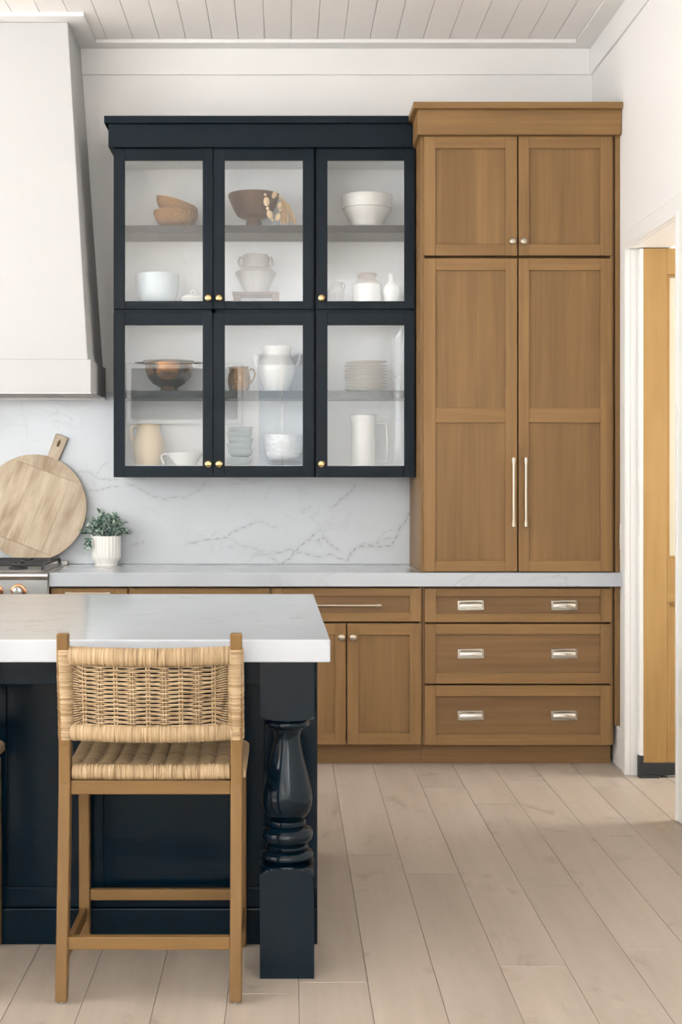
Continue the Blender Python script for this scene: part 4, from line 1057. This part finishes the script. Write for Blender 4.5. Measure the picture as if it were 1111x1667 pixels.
# lower left, bottom: cream pitcher and gravy boat
t = multi('pitcher', 242, 6.93, L_FLOOR, 'cream stoneware pitcher with a round handle behind a gravy boat', 'pitcher')
x = PX(242, 6.93); D_ = 6.93; s3 = S(D_)
MB().lathe((x, D_, L_FLOOR+.0004), hollow(pot_prof(D_, L_FLOOR, [(20, 758), (22, 752), (25, 740), (26.5, 727), (24.5, 714), (20, 704), (18, 698), (18, 693), (19, 690.5)]), .005), 40, rf=lambda a, k_: 1+(.10*max(0, math.cos(a))**8 if 8 <= k_ <= 10 else 0)).build('pitcher_body', CERC, t, smooth=45)
MB().tube([(x-dx/s3, D_, PZ(y_, D_)) for dx, y_ in ((17, 696), (22, 693.5), (27, 696), (29, 704), (27, 714), (23, 724))], .0075, 10).build('handle', CERC, t, smooth=60)
t = multi('gravy_boat', 300, 6.86, L_FLOOR, 'white ceramic gravy boat in front of the cream pitcher', 'gravy boat')
D_ = 6.86; x = PX(302, D_); s3 = S(D_)
MB().lathe((x, D_, L_FLOOR+.0004), hollow(pot_prof(D_, L_FLOOR, [(16, 758), (18, 756), (22, 750), (27, 743), (29, 738.5), (29.5, 737)]), .004), 40, sq=(1.0, .62)).build('boat', CERW, t, smooth=45)
MB().hexa([(x+22/s3, D_-.02, PZ(748, D_)), (x+24/s3, D_-.012, PZ(744, D_)), (x+24/s3, D_+.012, PZ(744, D_)), (x+22/s3, D_+.02, PZ(748, D_)), (x+28/s3, D_-.03, PZ(737, D_)), (x+38/s3, D_-.008, PZ(735.5, D_)), (x+38/s3, D_+.008, PZ(735.5, D_)), (x+28/s3, D_+.03, PZ(737, D_))]).build('spout', CERW, t, bevel=.004)
MB().tube([(x-dx/s3, D_, PZ(y_, D_)) for dx, y_ in ((28, 740), (34, 738.5), (39, 742), (38.5, 749), (34, 755))], .005, 8).build('handle', CERW, t, smooth=60)
# lower middle, top: copper pitcher and white amphora
t = multi('copper_pitcher', 391, 6.86, L_SHELF, 'small hammered copper pitcher with a thin curved handle', 'pitcher')
D_ = 6.86; x = PX(389.5, D_); s3 = S(D_)
MB().lathe((x, D_, L_SHELF+.0004), hollow(pot_prof(D_, L_SHELF, [(15, 637.4), (17, 632), (18.8, 622), (18, 612), (15.5, 604), (14.5, 600), (16, 597.5)]), .003), 40, rf=lambda a, k_: 1+(.18*max(0, math.cos(a-PI))**10 if 6 <= k_ <= 8 else 0)).build('pitcher_body', HCOPPER, t, smooth=50)
MB().tube([(x+dx/s3, D_, PZ(y_, D_)) for dx, y_ in ((15, 604), (19, 600.5), (24, 602), (26, 608), (24, 616), (19, 624))], .0042, 8).build('handle', HCOPPER, t, smooth=60)
t = multi('amphora_jar', 450, D1, L_SHELF, 'tall white two handled jar with a wide neck', 'jar')
x = PX(450.5, D1)
MB().lathe((x, D1, L_SHELF+.0004), hollow(pot_prof(D1, L_SHELF, [(20, 637.4), (22, 633), (26, 621), (30.5, 606), (31, 597), (28, 588), (24, 582), (22.5, 578), (23, 570), (25, 566), (25, 564.5)]), .006), 44).build('jar_body', CERW, t, smooth=45)
for sg in (-1, 1):
    MB().tube([(x+sg*dx/s, D1, PZ(y_, D1)) for dx, y_ in ((24, 582), (29, 577.5), (34, 576), (38, 579), (36.5, 587), (31, 596))], .0062, 10).build('handle', CERW, t, smooth=60)
# lower middle, bottom: stack of bowls, hammered bowl on plates
names = ['bottom', 'second lowest', 'third lowest', 'fourth lowest', 'fifth lowest', 'topmost']
hb = [L_FLOOR, PZ(744, D1), PZ(735, D1), PZ(725.5, D1), PZ(716.5, D1), PZ(708, D1)]
off = [0, .6, -.4, .8, -.2, .5]; til = [0, 1.2, -1, 2.5, -1.2, -2.0]
for i in range(6):
    m = MB().lathe((0, 0, 0), hollow([(0, 0), (13/s, 0), (15.5/s, 1.5/s), (18.6/s, 4.5/s), (19.8/s, 8.5/s), (20.4/s, 13/s)], .0032, .006), 36)
    xx = PX(390.5+off[i], D1)
    m.xf(Matrix.Translation((xx, D1, hb[i]+.0006)) @ Matrix.Rotation(math.radians(til[i]), 4, 'Y'))
    o = m.build('stoneware_bowl', BOWLB, smooth=45); tag(o, 'pale celadon bowl, %s of the stack of six bowls' % names[i], 'bowl', 'celadon bowls stacked in the cabinet'); set_origin(o, (xx, D1, hb[i]+.0006))
for i in range(2):
    z0 = L_FLOOR+.0006+i*.012
    m = MB().lathe((PX(465, D1), D1, z0), [(0, 0), (18/s, 0), (24/s, .004), (30/s, .010), (30/s, .0115), (24/s, .006), (0, .004)], 40)
    o = m.build('saucer', CERT, smooth=45); tag(o, '%s taupe saucer under the hammered white bowl' % ('lower', 'upper')[i], 'saucer', 'saucers under the hammered bowl'); set_origin(o, (PX(465, D1), D1, z0))
zb_ = L_FLOOR+.0255
turned('hammered_bowl', 462, D1, zb_, [(18, 750), (24, 747), (29, 738), (31.5, 725), (32.5, 715), (33, 708)], HAMW, 'hammered white bowl resting on two saucers', 'bowl', .005)
# lower right, top: plates
names = ['bottom', 'second', 'third', 'fourth', 'fifth', 'sixth', 'seventh', 'eighth', 'ninth', 'top']
for i in range(10):
    z0 = L_SHELF+.0006+i*.0148; xx = PX(596+random.uniform(-1, 1), D1); R2 = (35+random.uniform(-.8, .8))/s
    m = MB().lathe((0, 0, 0), [(0, 0), (R2*.6, 0), (R2*.66, .003), (R2*.94, .0095), (R2, .0128), (R2*.985, .0140), (R2*.93, .0120), (R2*.62, .0055), (0, .005)], 44)
    M_ = Matrix.Translation((xx, D1, z0))
    if i == 9: M_ = Matrix.Translation((xx, D1, z0+.003)) @ Matrix.Rotation(math.radians(-1.4), 4, 'Y')
    m.xf(M_); o = m.build('dinner_plate', PLATE, smooth=40)
    lab = ('cream dinner plate at the %s of the stack of ten' % names[i]) if i in (0, 9) else ('cream dinner plate, %s from the bottom of the stack of ten' % names[i])
    tag(o, lab, 'plate', 'dinner plates stacked on the right shelf'); set_origin(o, (xx, D1, z0))
# lower right, bottom: tall pitcher with wire handle
t = multi('tall_pitcher', 593, D1, L_FLOOR, 'tall cylindrical white pitcher with a thin squared wire handle', 'pitcher')
x = PX(592, D1)
MB().lathe((x, D1, L_FLOOR+.0004), hollow(pot_prof(D1, L_FLOOR, [(19.5, 758), (20, 755), (20, 720), (20, 690), (20.3, 679), (21, 676.5)]), .004), 44, rf=lambda a, k_: 1+(.14*max(0, math.cos(a-PI))**12 if 5 <= k_ <= 7 else 0)).build('pitcher_body', CERW, t, smooth=45)
MB().lathe((x, D1, PZ(676.4, D1)), [(21/s, 0), (21.1/s, .002), (19.9/s, .0025), (19.8/s, 0)], 44, rf=lambda a, k_: 1+.14*max(0, math.cos(a-PI))**12).build('rim_band', CERR, t, smooth=45)
MB().tube([(x+dx/s, D1, PZ(y_, D1)) for dx, y_ in ((19, 689), (33, 688.6), (36.5, 689.5), (37.6, 693), (39, 720), (38.5, 748), (36, 751.5), (19, 752))], .0042, 8).build('handle', CERW, t, smooth=50)

# ------------------------------------------------------------------ behind the camera: framed picture seen mirrored in the cabinet glass
ax0, ax1, az0, az1, ay = -2.36, -.65, 2.11, 2.99, YN
art = thing('framed_picture', ((ax0+ax1)/2, ay, az0), 'white framed grey landscape picture on the wall facing the cabinets', 'picture')
m = MB()
for (a, b_, c, e) in ((ax0, ax0+.06, az0, az1), (ax1-.06, ax1, az0, az1), (ax0+.06, ax1-.06, az0, az0+.06), (ax0+.06, ax1-.06, az1-.06, az1)): m.box(a, b_, ay+.001, ay+.035, c, e)
m.build('frame', TRIM, art)
m = MB()
for (a, b_, c, e) in ((ax0-.018, ax0, az0-.018, az1+.018), (ax1, ax1+.018, az0-.018, az1+.018), (ax0, ax1, az0-.018, az0), (ax0, ax1, az1, az1+.018)): m.box(a, b_, ay+.001, ay+.03, c, e)
m.build('frame_edge', plain('frame_edge_grey', (.2, .2, .2, 1), .6), art)
MB().box(ax0+.06, ax1-.06, ay+.002, ay+.012, az0+.06, az1-.06).build('print', plain('landscape_print', (.16, .165, .16, 1), .7, noise=.9, nscale=5), art)
